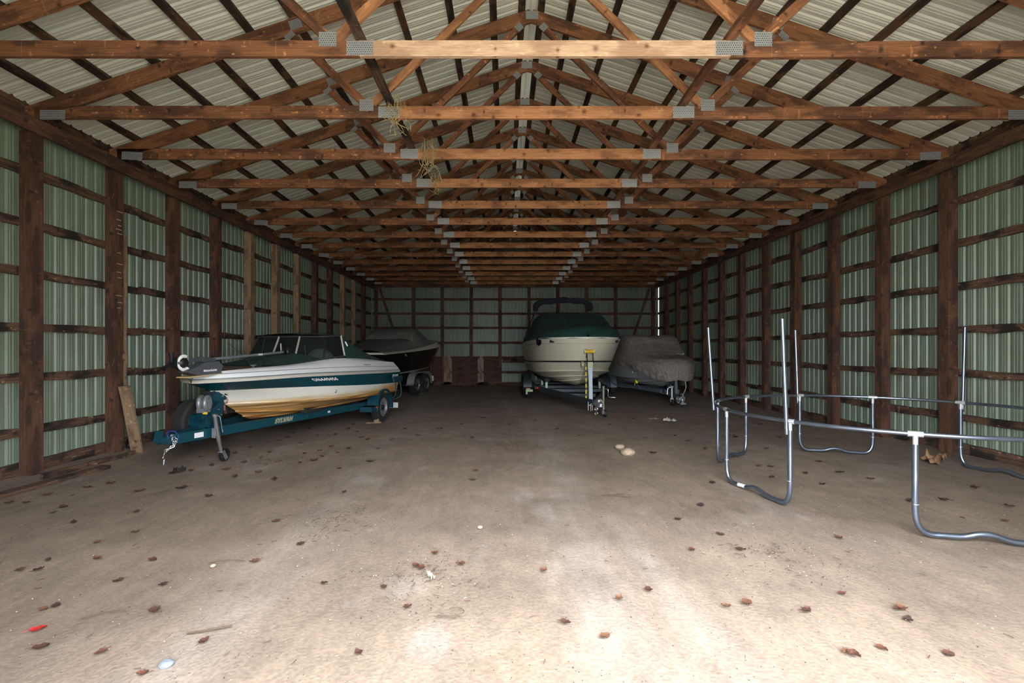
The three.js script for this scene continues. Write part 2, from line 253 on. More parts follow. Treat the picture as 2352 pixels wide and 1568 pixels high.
{ // ---- roof: ribbed sheets on purlins, open joint at the ridge under a metal cap
  const c = setting('ceiling', 'pale ribbed metal roof underside on dark purlins'), slope = Math.hypot(1, 1 / 3), run = 6.75, geo = ribSheet(SW, (run - 0.1) * slope, 0.1523, 0.02), n = 24;
  for (const s of [-1, 1]) {
    const Y = V(s, -1 / 3, 0).normalize(), Z = V(s / 3, 1, 0).normalize(), X = Y.clone().cross(Z), q = new THREE.Quaternion().setFromRotationMatrix(new THREE.Matrix4().makeBasis(X, Y, Z));
    sheetRow(c, n, (m, i) => { m.quaternion.copy(q); m.position.set(CX + s * 0.1, roofY(CX + s * 0.1), X.z > 0 ? ZB - 0.45 + i * SW : ZB - 0.45 + (i + 1) * SW); }, geo, roofMetal);
    for (const [r, o] of [0.14, 0.55, 1.13, 1.75, 2.35, 2.93, 3.45, 4.0, 4.58, 5.17, 5.75, 6.35].entries()) for (let b = 0; b < 6; b++) {
      const L = (ZF - ZB + 0.1) / 6, x = CX + s * o, p = part(c, 'purlin', timberOf(L, 0.045, 0.092, (r + b * 2) % 6, 0.004), W.purlin[(r + b) % 2]);
      const Yp = Z.clone(), Xp = V(0, 0, -1), Zp = Xp.clone().cross(Yp); p.quaternion.setFromRotationMatrix(new THREE.Matrix4().makeBasis(Xp, Yp, Zp)); p.position.set(x, roofY(x) - 0.028, ZF - 0.05 - L * (b + 0.5));
    }
  }
  for (let b = 0; b < 8; b++) { const L = 2.9, g = new THREE.BufferGeometry(), z0 = ZF + 0.3 - b * 2.86, z1 = z0 - L, y = RIDGE + 0.051 + (b % 2) * 0.004, P = [];
    const prof = [[-0.26, -0.055], [-0.1, -0.005], [-0.08, 0.03], [0, 0.05], [0.08, 0.03], [0.1, -0.005], [0.26, -0.055]];
    for (let i = 0; i < 6; i++) { const [a, p] = prof[i], [q, r] = prof[i + 1]; P.push(a, p, z0, q, r, z0, q, r, z1, a, p, z0, q, r, z1, a, p, z1); }
    g.setAttribute('position', new THREE.Float32BufferAttribute(P, 3)); g.computeVertexNormals(); part(c, 'ridge_cap', g, ridgeMetal, [CX, y, 0]); }
}
// ---- trusses
const plateGeo = new Map();
function plate(parent, x, y, w, h, rot = 0) {
  const k = w + ',' + h; if (!plateGeo.has(k)) { const g = new THREE.BoxGeometry(w, h, 0.003), u = g.attributes.uv; for (let i = 0; i < u.count; i++) u.setXY(i, u.getX(i) * w / 0.25, u.getY(i) * h / 0.125); plateGeo.set(k, g); }
  const m = part(parent, 'nail_plate', plateGeo.get(k), nailPlate, [x, y, 0.0215]); m.rotation.z = rot; return m;
}
const ORD = ['', 'first', 'second', 'third', 'fourth', 'fifth', 'sixth', 'seventh', 'eighth', 'ninth', 'tenth', 'eleventh', 'twelfth', 'thirteenth', 'fourteenth'];
reseed(77);
for (let k = 1; k <= 14; k++) {
  const label = k === 1 ? 'brown timber roof truss whose pale centre board has one big dark knot' : k === 14 ? 'brown timber roof truss standing against the green end wall' : `brown timber roof truss with nail plates, ${ORD[15 - k]} counted from the end wall`;
  const t = group('roof_truss', label, 'truss', [CX, 0, trussZ(k)], 0, 'roof trusses'), y = CHORD, th = 0.038;
  const jit = () => rr(-0.012, 0.012);
  const bm = W.bottom[k % 3], bm2 = W.bottom[(k + 1) % 3], cm = k === 1 ? W.pale[0] : W.centre[k % 2];
  const sp = 1.755, e = 6.02;
  board(t, 'bottom_chord', [-e, y, 0], [-sp, y + jit(), 0], 0.15, th, bm, k % 5);
  board(t, 'bottom_chord', [-sp, y, 0], [sp, y, 0], 0.15, th, cm, k % 4 + 5);
  board(t, 'bottom_chord', [sp, y + jit(), 0], [e, y, 0], 0.15, th, bm2, k % 3 + 9);
  const sl = Math.hypot(1, 1 / 3), dn = 0.0925 * sl; // half of the chord's depth, measured plumb
  for (const s of [-1, 1]) {
    const top = (x) => RIDGE - Math.abs(x) / 3 - dn, m = board(t, 'top_chord', s < 0 ? [-6.35, top(6.35), 0] : [0.0, top(0), 0], s < 0 ? [0, top(0), 0] : [6.35, top(6.35), 0], 0.185, th, W.chord[(k + (s > 0 ? 1 : 0)) % 3], (k * 2 + s + 3) % 7);
    board(t, 'web', [s * 2.02, y + 0.07, 0], [s * 2.98, EYE + 3.8, 0], 0.09, th - 0.002, W.bottom[(k + 2) % 3], (k + 2) % 5);
    board(t, 'web', [s * 2.0, y + 0.07, 0], [s * 0.12, EYE + 4.74, 0], 0.09, th - 0.002, k === 1 || k % 4 === 2 ? W.centre[k % 2] : W.bottom[k % 3], k % 6);
    plate(t, s * sp + jit() * 2, y, 0.255, 0.135); plate(t, s * 2.05 + jit(), y + 0.085, 0.165, 0.135);
    plate(t, s * 5.8, y - 0.03, 0.3, 0.115, k % 3 ? 0 : s * 0.05); plate(t, s * 2.89, RIDGE - 2.89 / 3 - 0.09, 0.15, 0.11, -s * Math.atan(1 / 3)); plate(t, s * 2.96, EYE + 3.755, 0.12, 0.07, -s * 0.72);
    plate(t, s * 0.178, EYE + 4.68, 0.105, 0.1, s * 0.8);
  }
  plate(t, jit(), EYE + 4.855, 0.18, 0.115);
}
for (const s of [-1, 1]) { // continuous braces lying on the bottom chords
  const x = CX + s * 1.75, y = CHORD + 0.075 + 0.03;
  for (let b = 0; b < 4; b++) { const o = group('lateral_brace', `${s < 0 ? 'bark-edged' : 'clean sawn'} brace board on the truss chords, ${['fourth', 'third', 'second', 'first'][b]} from the end wall`, 'board', [x + (b % 2) * 0.05, y, -3.2 - 4.25 * b - 2.12], 0, s < 0 ? 'rooty lateral braces' : 'clean lateral braces'); const m = part(o, 'board', timberOf(4.24, 0.055, 0.085, b + 2 + s, 0.008), s < 0 ? W.girt[b % 2] : W.bottom[b % 3]); m.rotation.y = Math.PI / 2; }
}
{ // ground outside the doorway
  const g = new THREE.PlaneGeometry(120, 120); g.rotateX(-Math.PI / 2);
  const o = setting('ground_outside', 'gravel and grass yard outside the barn'); part(o, 'yard', g, M(0x8f8a78, 0.95), [0, -0.06, 0]);
}
// ---------------------------------------------------------------- boats and trailers
// Hulls are lofted between lines that run from the stem to the transom: points [aft, height, half breadth].
const hline = (pts) => curve(pts);
function loft(lines, n = 44, sub = 2, sides = [1, -1], uvf) {
  const rows = []; for (let l = 0; l < lines.length - 1; l++) for (let k = 0; k < sub + (l === lines.length - 2 ? 1 : 0); k++) rows.push([lines[l], lines[l + 1], k / sub]);
  const all = [];
  for (const s of sides) {
    const P = [], U = [], I = [];
    rows.forEach(([A, B, f]) => { for (let i = 0; i <= n; i++) { const a = A.getPoint(i / n), b = B.getPoint(i / n), p = a.lerp(b, f); P.push(p.x, p.y, p.z * s); U.push(...(uvf ? uvf(p) : [p.x, p.y])); } });
    for (let r = 0; r < rows.length - 1; r++) for (let i = 0; i < n; i++) { const a = r * (n + 1) + i, b = a + 1, c = a + n + 2, d = a + n + 1; if (s > 0) I.push(a, b, c, a, c, d); else I.push(a, c, b, a, d, c); }
    const g = new THREE.BufferGeometry(); g.setAttribute('position', new THREE.Float32BufferAttribute(P, 3)); g.setAttribute('uv', new THREE.Float32BufferAttribute(U, 2)); g.setIndex(I); all.push(g);
  }
  return toCreasedNormals(merge(all.map((g) => { g.computeVertexNormals(); return g; })), 0.6);
}
const shifted = (L, dx, dy, dz) => curve(L.points.map((p) => V(p.x + dx, p.y + dy, p.z + (p.z > 0.001 ? dz : 0))));
// transom or any flat cap: fan over the ends of the given lines
function endCap(lines, end = 1) { const pts = lines.map((L) => L.getPoint(end)), P = []; const ring = [...pts, ...pts.slice().reverse().map((p) => V(p.x, p.y, -p.z))], c = ring.reduce((a, p) => a.add(p), V(0, 0, 0)).multiplyScalar(1 / ring.length); ring.forEach((p, i) => { const q = ring[(i + 1) % ring.length]; P.push(c.x, c.y, c.z, p.x, p.y, p.z, q.x, q.y, q.z); }); const g = new THREE.BufferGeometry(); g.setAttribute('position', new THREE.Float32BufferAttribute(P, 3)); g.computeVertexNormals(); return clean(g); }
// a grid draped through cross sections: sections[i] = [[x, y, z], ...], all of equal length
function drape(sections, wrinkle = 0, seed = 1, nu = 40, nv = 30, crease = 0.7, folds = 0) {
  const cols = sections[0].length, rails = []; for (let c = 0; c < cols; c++) rails.push(curve(sections.map((s) => s[c])));
  const P = [], U = [], I = [];
  for (let i = 0; i <= nu; i++) { const ring = curve(rails.map((r) => r.getPoint(i / nu))); for (let j = 0; j <= nv; j++) { const p = ring.getPoint(j / nv); const w = wrinkle * (fbm(i * 0.22 + seed * 9, j * 0.3 + seed * 5, 4096, 4096, seed, 3) - 0.5) * 2 * Math.min(1, Math.min(i, nu - i, j, nv - j) / 2); const edge = sstep(0.28, 0.46, Math.abs(j / nv - 0.5)), fo = folds * edge * Math.sin(i * 1.25 + 5 * vnoise(i * 0.21, j * 0.12, 4096, 4096, seed + 3)) * Math.min(1, i / 3); P.push(p.x, p.y + w, p.z + w * 0.5 + fo * Math.sign(p.z)); U.push(i * 0.12, j * 0.12); } }
  for (let i = 0; i < nu; i++) for (let j = 0; j < nv; j++) { const a = i * (nv + 1) + j; I.push(a, a + 1, a + nv + 2, a, a + nv + 2, a + nv + 1); }
  const g = new THREE.BufferGeometry(); g.setAttribute('position', new THREE.Float32BufferAttribute(P, 3)); g.setAttribute('uv', new THREE.Float32BufferAttribute(U, 2)); g.setIndex(I); return toCreasedNormals(g, crease);
}
const weave = grey(128, 128, (u, v) => 0.5 + 0.25 * Math.sin(u * 200) * Math.sin(v * 200) + 0.3 * (fbm(u * 6, v * 6, 6, 6, 611) - 0.5));
const cloth = (base, spot, seed) => M(0xffffff, 0.95, 0, { map: tex(256, 256, (u, v) => { const a = fbm(u * 5, v * 5, 5, 5, seed, 5), b = vnoise(u * 120, v * 120, 120, 120, seed + 3); return base.map((q, i) => lerp(q, spot[i], sstep(0.4, 0.75, a)) * (0.92 + 0.16 * b)); }), bumpMap: weave, bumpScale: 0.002 });
const greenCanvas = cloth([8, 46, 40], [11, 55, 49], 621), greyTarp = cloth([112, 104, 98], [128, 120, 112], 631), darkTarp = cloth([92, 90, 84], [106, 104, 96], 641), navyCanvas = cloth([20, 26, 36], [26, 32, 42], 651);
const tealPaint = M(0x0a3a46, 0.42, 0.1), tealDull = M(0x0a3338, 0.6);
const clearVinyl = new THREE.MeshPhysicalMaterial({ color: 0x7c8a84, roughness: 0.08, transmission: 0.95, thickness: 0, side: THREE.DoubleSide });

// ---- wheel: axle along z
const tireGeo = (r, w) => { const p = [[r * 0.62, -w * 0.42], [r * 0.72, -w * 0.5], [r * 0.9, -w * 0.5], [r * 0.97, -w * 0.42]]; for (let i = 0; i < 5; i++) { const y = lerp(-0.4, 0.4, (i + 0.5) / 5), h = 0.8 / 5 * 0.38; p.push([r, (y - h) * w], [r, (y + h) * w]); if (i < 4) p.push([r * 0.972, (y + h + 0.006) * w], [r * 0.972, (y + 0.16 - h - 0.006) * w]); } p.push([r * 0.97, w * 0.42], [r * 0.9, w * 0.5], [r * 0.72, w * 0.5], [r * 0.62, w * 0.42], [r * 0.6, 0], [r * 0.62, -w * 0.42]); const g = lathe(p, 36); g.rotateX(Math.PI / 2); return toCreasedNormals(g, 0.5); };
function wheel(parent, pos, r, w, rimMat = galv, name = 'wheel') {
  const t = new THREE.Group(); t.name = name; t.position.set(...pos); parent.add(t);
  part(t, 'tire', tireGeo(r, w), rubber);
  const out = pos[2] >= 0 ? 1 : -1, R = r * 0.62;
  const rim = lathe([[R, -w * 0.42], [R * 1.02, -w * 0.4], [R * 0.93, -w * 0.34], [R * 0.93, w * 0.3], [R * 1.02, w * 0.42], [R * 0.96, w * 0.43], [R * 0.88, w * 0.3], [R * 0.74, w * 0.16], [R * 0.5, w * 0.22], [R * 0.34, w * 0.24], [0.001, w * 0.24]], 32); rim.rotateX(Math.PI / 2); if (out < 0) rim.rotateY(Math.PI);
  part(t, 'rim', toCreasedNormals(rim, 0.6), rimMat);
  const hub = [cyl(R * 0.26, w * 0.3, 0, 0, out * w * 0.3, Math.PI / 2)]; for (let i = 0; i < 5; i++) hub.push(cyl(0.011, 0.03, Math.cos(i * 1.2566) * R * 0.42, Math.sin(i * 1.2566) * R * 0.42, out * w * 0.26, Math.PI / 2, 0, 0, 6));
  part(t, 'hub', merge(hub), black);
  return t;
}
function fender(r, w, len = 0, t = 0.006) { // arch over a wheel, open below, axle along z
  const P = [], o = [], n = 14, prof = []; if (len) prof.push([-r - 0.12, -0.02], [-r, 0.02]); else prof.push([-r * 1.02, -0.05]);
  for (let i = 0; i <= n; i++) { const a = Math.PI * (1 - i / n) * 0.92 + 0.04 * Math.PI; prof.push([Math.cos(a) * r + (i > n / 2 ? len : 0), Math.sin(a) * r]); }
  prof.push([r * 1.02 + len, -0.05]);
  const sh = new THREE.Shape(); prof.forEach(([x, y], i) => i ? sh.lineTo(x, y) : sh.moveTo(x, y)); prof.slice().reverse().forEach(([x, y]) => { const k = 1 - t / r; sh.lineTo(x * (len ? 0.992 : k), y - t); });
  const g = new THREE.ExtrudeGeometry(sh, { depth: w, bevelEnabled: false }); g.translate(0, 0, -w / 2);
  const side = new THREE.Shape(); prof.forEach(([x, y], i) => i ? side.lineTo(x, y) : side.moveTo(x, y)); prof.slice().reverse().forEach(([x, y]) => { const l = Math.hypot(x, Math.max(y, 0)) || 1; side.lineTo(x * 0.9, y > 0 ? y * 0.9 : y); });
  const g2 = new THREE.ExtrudeGeometry(side, { depth: 0.005, bevelEnabled: false }); g2.translate(0, 0, w / 2 - 0.005);
  return toCreasedNormals(merge([g, g2]), 0.5);
}
const rail = (parent, name, a, b, H, Wd, mat) => orient(part(parent, name, chamferBox(dist(a, b), H, Wd, 0.005), mat), a, b);
function chainGeo(pts, r = 0.012, wire = 0.0035) { const c = curve(pts), L = c.getLength(), n = Math.max(2, Math.round(L / (r * 2.3))), out = []; for (let i = 0; i < n; i++) { const p = c.getPointAt((i + 0.5) / n), d = c.getTangentAt((i + 0.5) / n), g = new THREE.TorusGeometry(r, wire, 5, 10); g.scale(1.5, 1, 1); g.rotateX(i % 2 ? Math.PI / 2 : 0); g.applyQuaternion(new THREE.Quaternion().setFromUnitVectors(V(1, 0, 0), d)); g.translate(p.x, p.y, p.z); out.push(g); } return merge(out); }
function jack(parent, x, z, top, mat = galv, crank = true) {
  const j = new THREE.Group(); j.name = 'jack'; parent.add(j); j.position.set(x, 0, z);
  part(j, 'outer_tube', merge([rod([-0.05, 0.27, 0], [-0.13, top, 0], 0.028, 16), rod([-0.128, top - 0.01, 0], [-0.133, top + 0.02, 0], 0.031, 16)]), mat);
  part(j, 'inner_tube', rod([0, 0.1, 0], [-0.055, 0.3, 0], 0.021, 14), chrome);
  if (crank) part(j, 'crank', tube([[-0.13, top - 0.01, 0.02], [-0.115, top - 0.01, 0.06], [-0.1, top - 0.08, 0.07], [-0.075, top - 0.2, 0.07], [-0.07, top - 0.23, 0.075]], 0.006, 20, 6), galv);
  part(j, 'fork', merge([box(0.05, 0.13, 0.006, 0.02, 0.085, 0.032, 0, 0, 0.5), box(0.05, 0.13, 0.006, 0.02, 0.085, -0.032, 0, 0, 0.5), box(0.05, 0.008, 0.07, -0.005, 0.125, 0)]), galv);
  const w = tireGeo(0.085, 0.045); w.translate(0.05, 0.085, 0); part(j, 'caster', w, black);
  part(j, 'bracket', merge([box(0.1, 0.12, 0.012, -0.06, 0.4, -0.035), box(0.012, 0.13, 0.05, -0.11, 0.4, -0.03), cyl(0.045, 0.02, -0.07, 0.4, -0.02, Math.PI / 2)]), galv);
  return j;
}
// ---- the teal and white boat
const P1 = [-4.22, 0, -5.87], A1 = 81 * Math.PI / 180;
{
  const L = {};
  L.keel = hline([[1.54, .455, 0], [1.66, .43, 0], [1.85, .414, 0], [2.4, .405, 0], [3.4, .405, 0], [4.4, .408, 0], [5.2, .41, 0]]);
  L.s2 = hline([[1.42, .515, .0005], [1.62, .49, .13], [1.85, .475, .22], [2.4, .462, .3], [3.4, .455, .31], [4.4, .452, .31], [5.2, .452, .31]]);
  L.s1 = hline([[1.26, .612, .0005], [1.5, .585, .2], [1.8, .56, .38], [2.4, .53, .55], [3.4, .512, .61], [4.4, .505, .62], [5.2, .502, .62]]);
  L.chine = hline([[1.06, .745, .0005], [1.34, .738, .24], [1.7, .722, .51], [2.4, .68, .79], [3.4, .635, .93], [4.4, .612, .95], [5.2, .605, .94]]);
  L.side = hline([[.93, .86, .0005], [1.2, .845, .27], [1.6, .83, .56], [2.4, .79, .86], [3.4, .745, .965], [4.4, .71, .975], [5.2, .7, .96]]);
  L.band = hline([[.77, .945, .0005], [1.0, .946, .28], [1.35, .944, .55], [2.2, .912, .88], [3.3, .852, 1.0], [4.4, .80, 1.0], [5.2, .775, .98]]);
  L.rail = hline([[.455, 1.065, .0005], [.52, 1.07, .17], [.85, 1.082, .52], [1.6, 1.095, .85], [2.9, 1.07, 1.03], [4.3, 1.03, 1.05], [5.22, 1.01, 1.01]]);
  const up = (dy, k) => curve(L.rail.points.map((p) => V(p.x + k * 0.9, p.y + dy, Math.max(0.003, p.z - k))));
  L.railTop = up(.035, -0.012); L.railIn = up(.05, 0.012);
  L.cap1 = hline([[.5, 1.165, .0005], [.57, 1.17, .165], [.9, 1.185, .48], [1.65, 1.2, .79], [2.9, 1.19, .965], [4.3, 1.15, .985], [5.2, 1.12, .965]]);
  L.cap2 = hline([[.56, 1.205, .0005], [.64, 1.215, .15], [.98, 1.245, .42], [1.65, 1.262, .7], [2.9, 1.29, .9], [4.3, 1.27, .92], [5.1, 1.235, .9]]);
  L.cap3 = hline([[.64, 1.2, .0005], [.72, 1.21, .13], [1.05, 1.245, .34], [1.7, 1.28, .6], [2.9, 1.36, .8], [4.3, 1.31, .8], [4.95, 1.25, .8]]);
  const b = group('fishing_boat', 'teal and white fishing boat with clear windshield and green canvas, on teal trailer', 'boat', P1, A1);
  const stain = M(0xffffff, 0.3, 0, { map: tex(512, 256, (u, v) => { const s = fbm(u * 10, v * 40, 10, 40, 701, 4), a = fbm(u * 8, v * 5, 8, 5, 705, 4), k = clamp((sstep(0.7, 0.42, v + (a - 0.5) * 0.14) * 1.05 + sstep(0.7, 0.95, u) * sstep(0.8, 0.5, v) * 0.6) * (0.4 + 0.9 * s)); const k2 = sstep(0.5, 0.8, s) * k; return [lerp(226, 178, k) - 52 * k2, lerp(224, 134, k) - 54 * k2, lerp(212, 72, k) - 42 * k2]; }) });
  const uvh = (p) => [p.x / 5.2, clamp((p.y - 0.36) / 0.62, 0.01, 0.99)];
  const led = (l) => shifted(l, 0, -0.018, 0.036);
  const hull = part(b, 'hull', merge([loft([L.keel, led(L.s2)], 48, 2, [1, -1], uvh), loft([led(L.s2), L.s2], 48, 1, [1, -1], uvh), loft([L.s2, led(L.s1)], 48, 2, [1, -1], uvh), loft([led(L.s1), L.s1], 48, 1, [1, -1], uvh), loft([L.s1, led(L.chine)], 48, 2, [1, -1], uvh), loft([led(L.chine), L.chine, L.side, L.band], 48, 2, [1, -1], uvh), endCap([L.keel, L.s1, L.chine, L.side, L.band, L.rail])]), stain);
  hull.userData.label = 'white lower hull stained brown towards the keel';
  const band = part(b, 'hull_band', loft([L.band, L.rail], 60, 4), M(0x063c46, 0.2)); band.userData.label = 'dark teal hull band';
  part(b, 'rub_rail', loft([L.rail, L.railTop, L.railIn], 60, 1), M(0xb9b3a8, 0.5));
  part(b, 'pinstripe', loft([up(.05, 0.008), up(.058, 0.009)], 60, 1), M(0x0b3f45, 0.4));
  part(b, 'deck', merge([loft([L.railIn, L.cap1, L.cap2, L.cap3], 60, 2), endCap([L.rail, L.cap1, L.cap2, L.cap3])]), M(0xd5d6d6, 0.32));
  part(b, 'deck_seam', loft([shifted(L.cap1, 0, .012, -.001), shifted(L.cap1, 0, .018, .001)], 60, 1), M(0x55595c, 0.5));
  const carpet = []; // sunken bow deck
  const inner = (t) => { let s = 0, e = 1; for (let i = 0; i < 24; i++) { const m = (s + e) / 2; L.cap3.getPoint(m).x < t ? s = m : e = m; } return L.cap3.getPoint((s + e) / 2); };
  const sec = (t, yc, ye = 0) => { const p = inner(t); return [-1, -0.5, 0, 0.5, 1].map((k) => [t, k === 0 ? p.y + yc : Math.abs(k) === 1 ? p.y + ye : p.y + yc * 0.8, p.z * k]); };
  part(b, 'bow_deck', drape([sec(.66, -.01), sec(.9, -.015), sec(1.3, -.02), sec(1.75, -.02)], 0.002, 3, 14, 10), M(0x5b4632, 0.95));
  part(b, 'bow_cover', drape([sec(1.55, .0, .01), sec(1.75, .05, .012), sec(2.05, .1, .012), sec(2.42, .12, .012)], 0.012, 5, 20, 20), greenCanvas);
  for (const s of [1, -1]) { const g = []; for (let i = 0; i < 9; i++) { const p = inner(1.6 + i * 0.13); g.push(at(new THREE.SphereGeometry(0.008, 8, 5), p.x, p.y + 0.008, s * (p.z + 0.03))); } part(b, 'snap_fastener', merge(g), chrome); }
  // windshield: four panes between five posts, raked aft
  const wb = [[2.98, 1.40, -.84], [2.47, 1.36, -.72], [2.4, 1.335, -.22], [2.4, 1.335, .22], [2.47, 1.36, .72], [2.98, 1.40, .84]], wt = wb.map(([x, y, z]) => [x + (Math.abs(z) > 0.8 ? 0.02 : .2), Math.abs(z) > .8 ? 1.775 : 1.745, z * 0.9]);
  const frame = M(0x9a978c, 0.45, 0.3);
  wb.slice(0, -1).forEach((_, i) => { const q = [wb[i], wb[i + 1], wt[i + 1], wt[i]], g = new THREE.BufferGeometry(); g.setAttribute('position', new THREE.Float32BufferAttribute([...q[0], ...q[1], ...q[2], ...q[0], ...q[2], ...q[3]], 3)); g.computeVertexNormals(); part(b, 'windshield_pane', clean(g), clearVinyl); });
  wb.forEach((p, i) => { if (i !== 1 && i !== 4) part(b, 'windshield_post', rod(p, wt[i], 0.018, 8), frame); else part(b, 'windshield_post', rod(p, wt[i], 0.01, 8), black); });
  part(b, 'windshield_rail', merge([tube(wt, 0.016, 40, 6), tube(wb, 0.014, 40, 6)]), M(0x2b2b28, 0.6));
  part(b, 'console', merge([box(.5, .1, .5, 2.75, 1.33, .42), box(.5, .1, .5, 2.75, 1.33, -.42), at(new THREE.SphereGeometry(.24, 18, 10, 0, 6.3, 0, 1.5), 2.75, 1.3, .5)]), whitePlastic);
  part(b, 'canvas_top', drape([[[2.62, 1.76, -.7], [2.6, 1.79, -.3], [2.6, 1.79, .3], [2.62, 1.76, .7]], [[2.85, 1.78, -.74], [2.85, 1.81, -.3], [2.85, 1.81, .3], [2.85, 1.78, .74]], [[3.05, 1.775, -.77], [3.08, 1.805, -.3], [3.08, 1.805, .3], [3.05, 1.775, .77]]], 0.004, 4, 8, 14), greenCanvas);
  const aft = (t, hi, wd) => { const p = inner(t); return [[t, p.y + .0, -p.z - .05], [t, lerp(p.y, hi, .55), -lerp(p.z, wd, .5)], [t, hi, -wd * .9], [t, hi + .02, 0], [t, hi, wd * .9], [t, lerp(p.y, hi, .55), lerp(p.z, wd, .5)], [t, p.y + .0, p.z + .05]]; };
  part(b, 'canvas_aft', drape([aft(3.0, 1.775, .76), aft(3.15, 1.75, .78), aft(3.5, 1.63, .78), aft(4.0, 1.48, .76), aft(4.5, 1.37, .76), aft(4.92, 1.28, .76)], 0.012, 8, 34, 34), greenCanvas);
  part(b, 'canvas_handle', rod([3.06, 1.66, .81], [3.09, 1.58, .84], 0.012, 8), whitePlastic);
  // writing on the side, laid just off the hull
  const patch = (A, B, s0, s1, f0, f1, out = 0.006) => { const P = [], U = [], I = [], n = 14; for (let i = 0; i <= n; i++) for (const [f, vv] of [[f0, 0], [f1, 1]]) { const s = lerp(s0, s1, i / n), p = A.getPoint(s).lerp(B.getPoint(s), f); P.push(p.x - .002, p.y, p.z + out); U.push(i / n, vv); } for (let i = 0; i < n; i++) { const a = i * 2; I.push(a, a + 2, a + 3, a, a + 3, a + 1); } const g = new THREE.BufferGeometry(); g.setAttribute('position', new THREE.Float32BufferAttribute(P, 3)); g.setAttribute('uv', new THREE.Float32BufferAttribute(U, 2)); g.setIndex(I); g.computeVertexNormals(); return clean(g); };
  part(band, 'registration_number', patch(L.band, L.rail, .5, .605, .45, .92), textDecal('ON449456', 'bold 84px sans-serif', '#eef0ee', 512, 112, null, -0.35));
  part(band, 'maker_name', patch(L.band, L.rail, .9, .985, .38, .9), textDecal('SYLVAN', 'bold 96px sans-serif', '#e6e8e8', 400, 112, ['#e6e8e8', 5], -0.3));
  part(b, 'model_name', patch(L.cap1, L.cap2, .73, .775, .25, .6), textDecal('VIPER', 'bold 70px sans-serif', '#4d5050', 256, 80, null, -0.1));
  part(hull, 'drain_fitting', at(new THREE.TorusGeometry(.022, .009, 8, 18), 2.55, .80, .905, 0.25, 0.1), chrome);
  const cl = inner(1.15); part(b, 'cleat', merge([box(.02, .03, .02, 1.15, 1.27, .38), box(.11, .015, .02, 1.15, 1.29, .38)]), chrome);
  part(b, 'rod_holder', merge([rod([2.52, 1.32, -.1], [2.44, 1.62, -.06], .008), rod([2.62, 1.36, .3], [2.55, 1.58, .32], .007)]), whitePlastic);
  part(b, 'antenna', tube([[1.5, 1.24, .1], [1.42, 1.42, .02], [1.25, 1.62, -.12]], .005, 12, 5), black);
  part(b, 'cable', tube([[1.55, 1.25, .2], [1.62, 1.3, .25], [1.66, 1.44, .17], [1.7, 1.47, .15]], .007, 20, 6), black);
  // trolling motor stowed along the bow
  const tm = new THREE.Group(); tm.name = 'trolling_motor'; b.add(tm);
  part(tm, 'shaft', rod([.42, 1.375, .15], [2.25, 1.476, .15], .019, 14), M(0x8e979c, 0.35, 0.5));
  part(tm, 'shaft_label', rod([1.55, 1.4365, .15], [1.68, 1.4437, .15], .0196, 14), whitePlastic);
  part(tm, 'control_head', merge([at(new THREE.SphereGeometry(.075, 18, 12), 2.3, 1.478, .15), at(new THREE.CylinderGeometry(.035, .05, .1, 14), 2.23, 1.475, .15, 0, 0, Math.PI / 2)]), M(0x17191c, 0.35));
  const sh = new THREE.Shape(); [[-.18, -.04], [.0, -.085], [.36, -.075], [.4, .02], [.33, .075], [.1, .06], [-.02, .015]].forEach(([x, y], i) => i ? sh.lineTo(x, y) : sh.moveTo(x, y));
  const br = new THREE.ExtrudeGeometry(sh, { depth: .13, bevelEnabled: true, bevelSize: .012, bevelThickness: .012, bevelSegments: 2 }); br.translate(.3, 1.275, .12);
  part(tm, 'mount', br, M(0x44474a, 0.5)); part(tm, 'mount_top', merge([box(.2, .07, .1, .52, 1.375, .17, 0, 0, -.15), box(.12, .05, .09, .36, 1.385, .15)]), M(0x3c3f42, 0.55));
  const lb = new THREE.PlaneGeometry(.26, .05); lb.rotateZ(.02); lb.translate(.47, 1.245, .266); part(tm, 'mount_name', lb, textDecal('MotorGuide', 'bold 62px sans-serif', '#f2f2f2', 400, 80, null, -0.12));
  part(tm, 'mount_plate', box(.62, .012, .16, .42, 1.185, .18, 0, 0, .05), M(0xb59a6a, 0.6));
  part(tm, 'bow_cradle', merge([at(new THREE.TorusGeometry(.085, .022, 8, 22, 4.2), .16, 1.35, .16, 0, .1, 1.2), rod([.2, 1.27, .16], [.3, 1.2, .2], .028, 10)]), whitePlastic);
  part(tm, 'motor_pod', merge([at(new THREE.SphereGeometry(.07, 16, 12), .12, 1.35, .15), at(new THREE.CylinderGeometry(.065, .065, .16, 18), .17, 1.35, .08, Math.PI / 2)]), black);
  part(tm, 'propeller', merge([0, 1, 2].map((i) => at(new THREE.CylinderGeometry(.035, .012, .12, 8), .1 + Math.cos(i * 2.09 + 1.6) * .075, 1.35 + Math.sin(i * 2.09 + 1.6) * .075, .04, 0, 0, i * 2.09 + .05))), black);
}
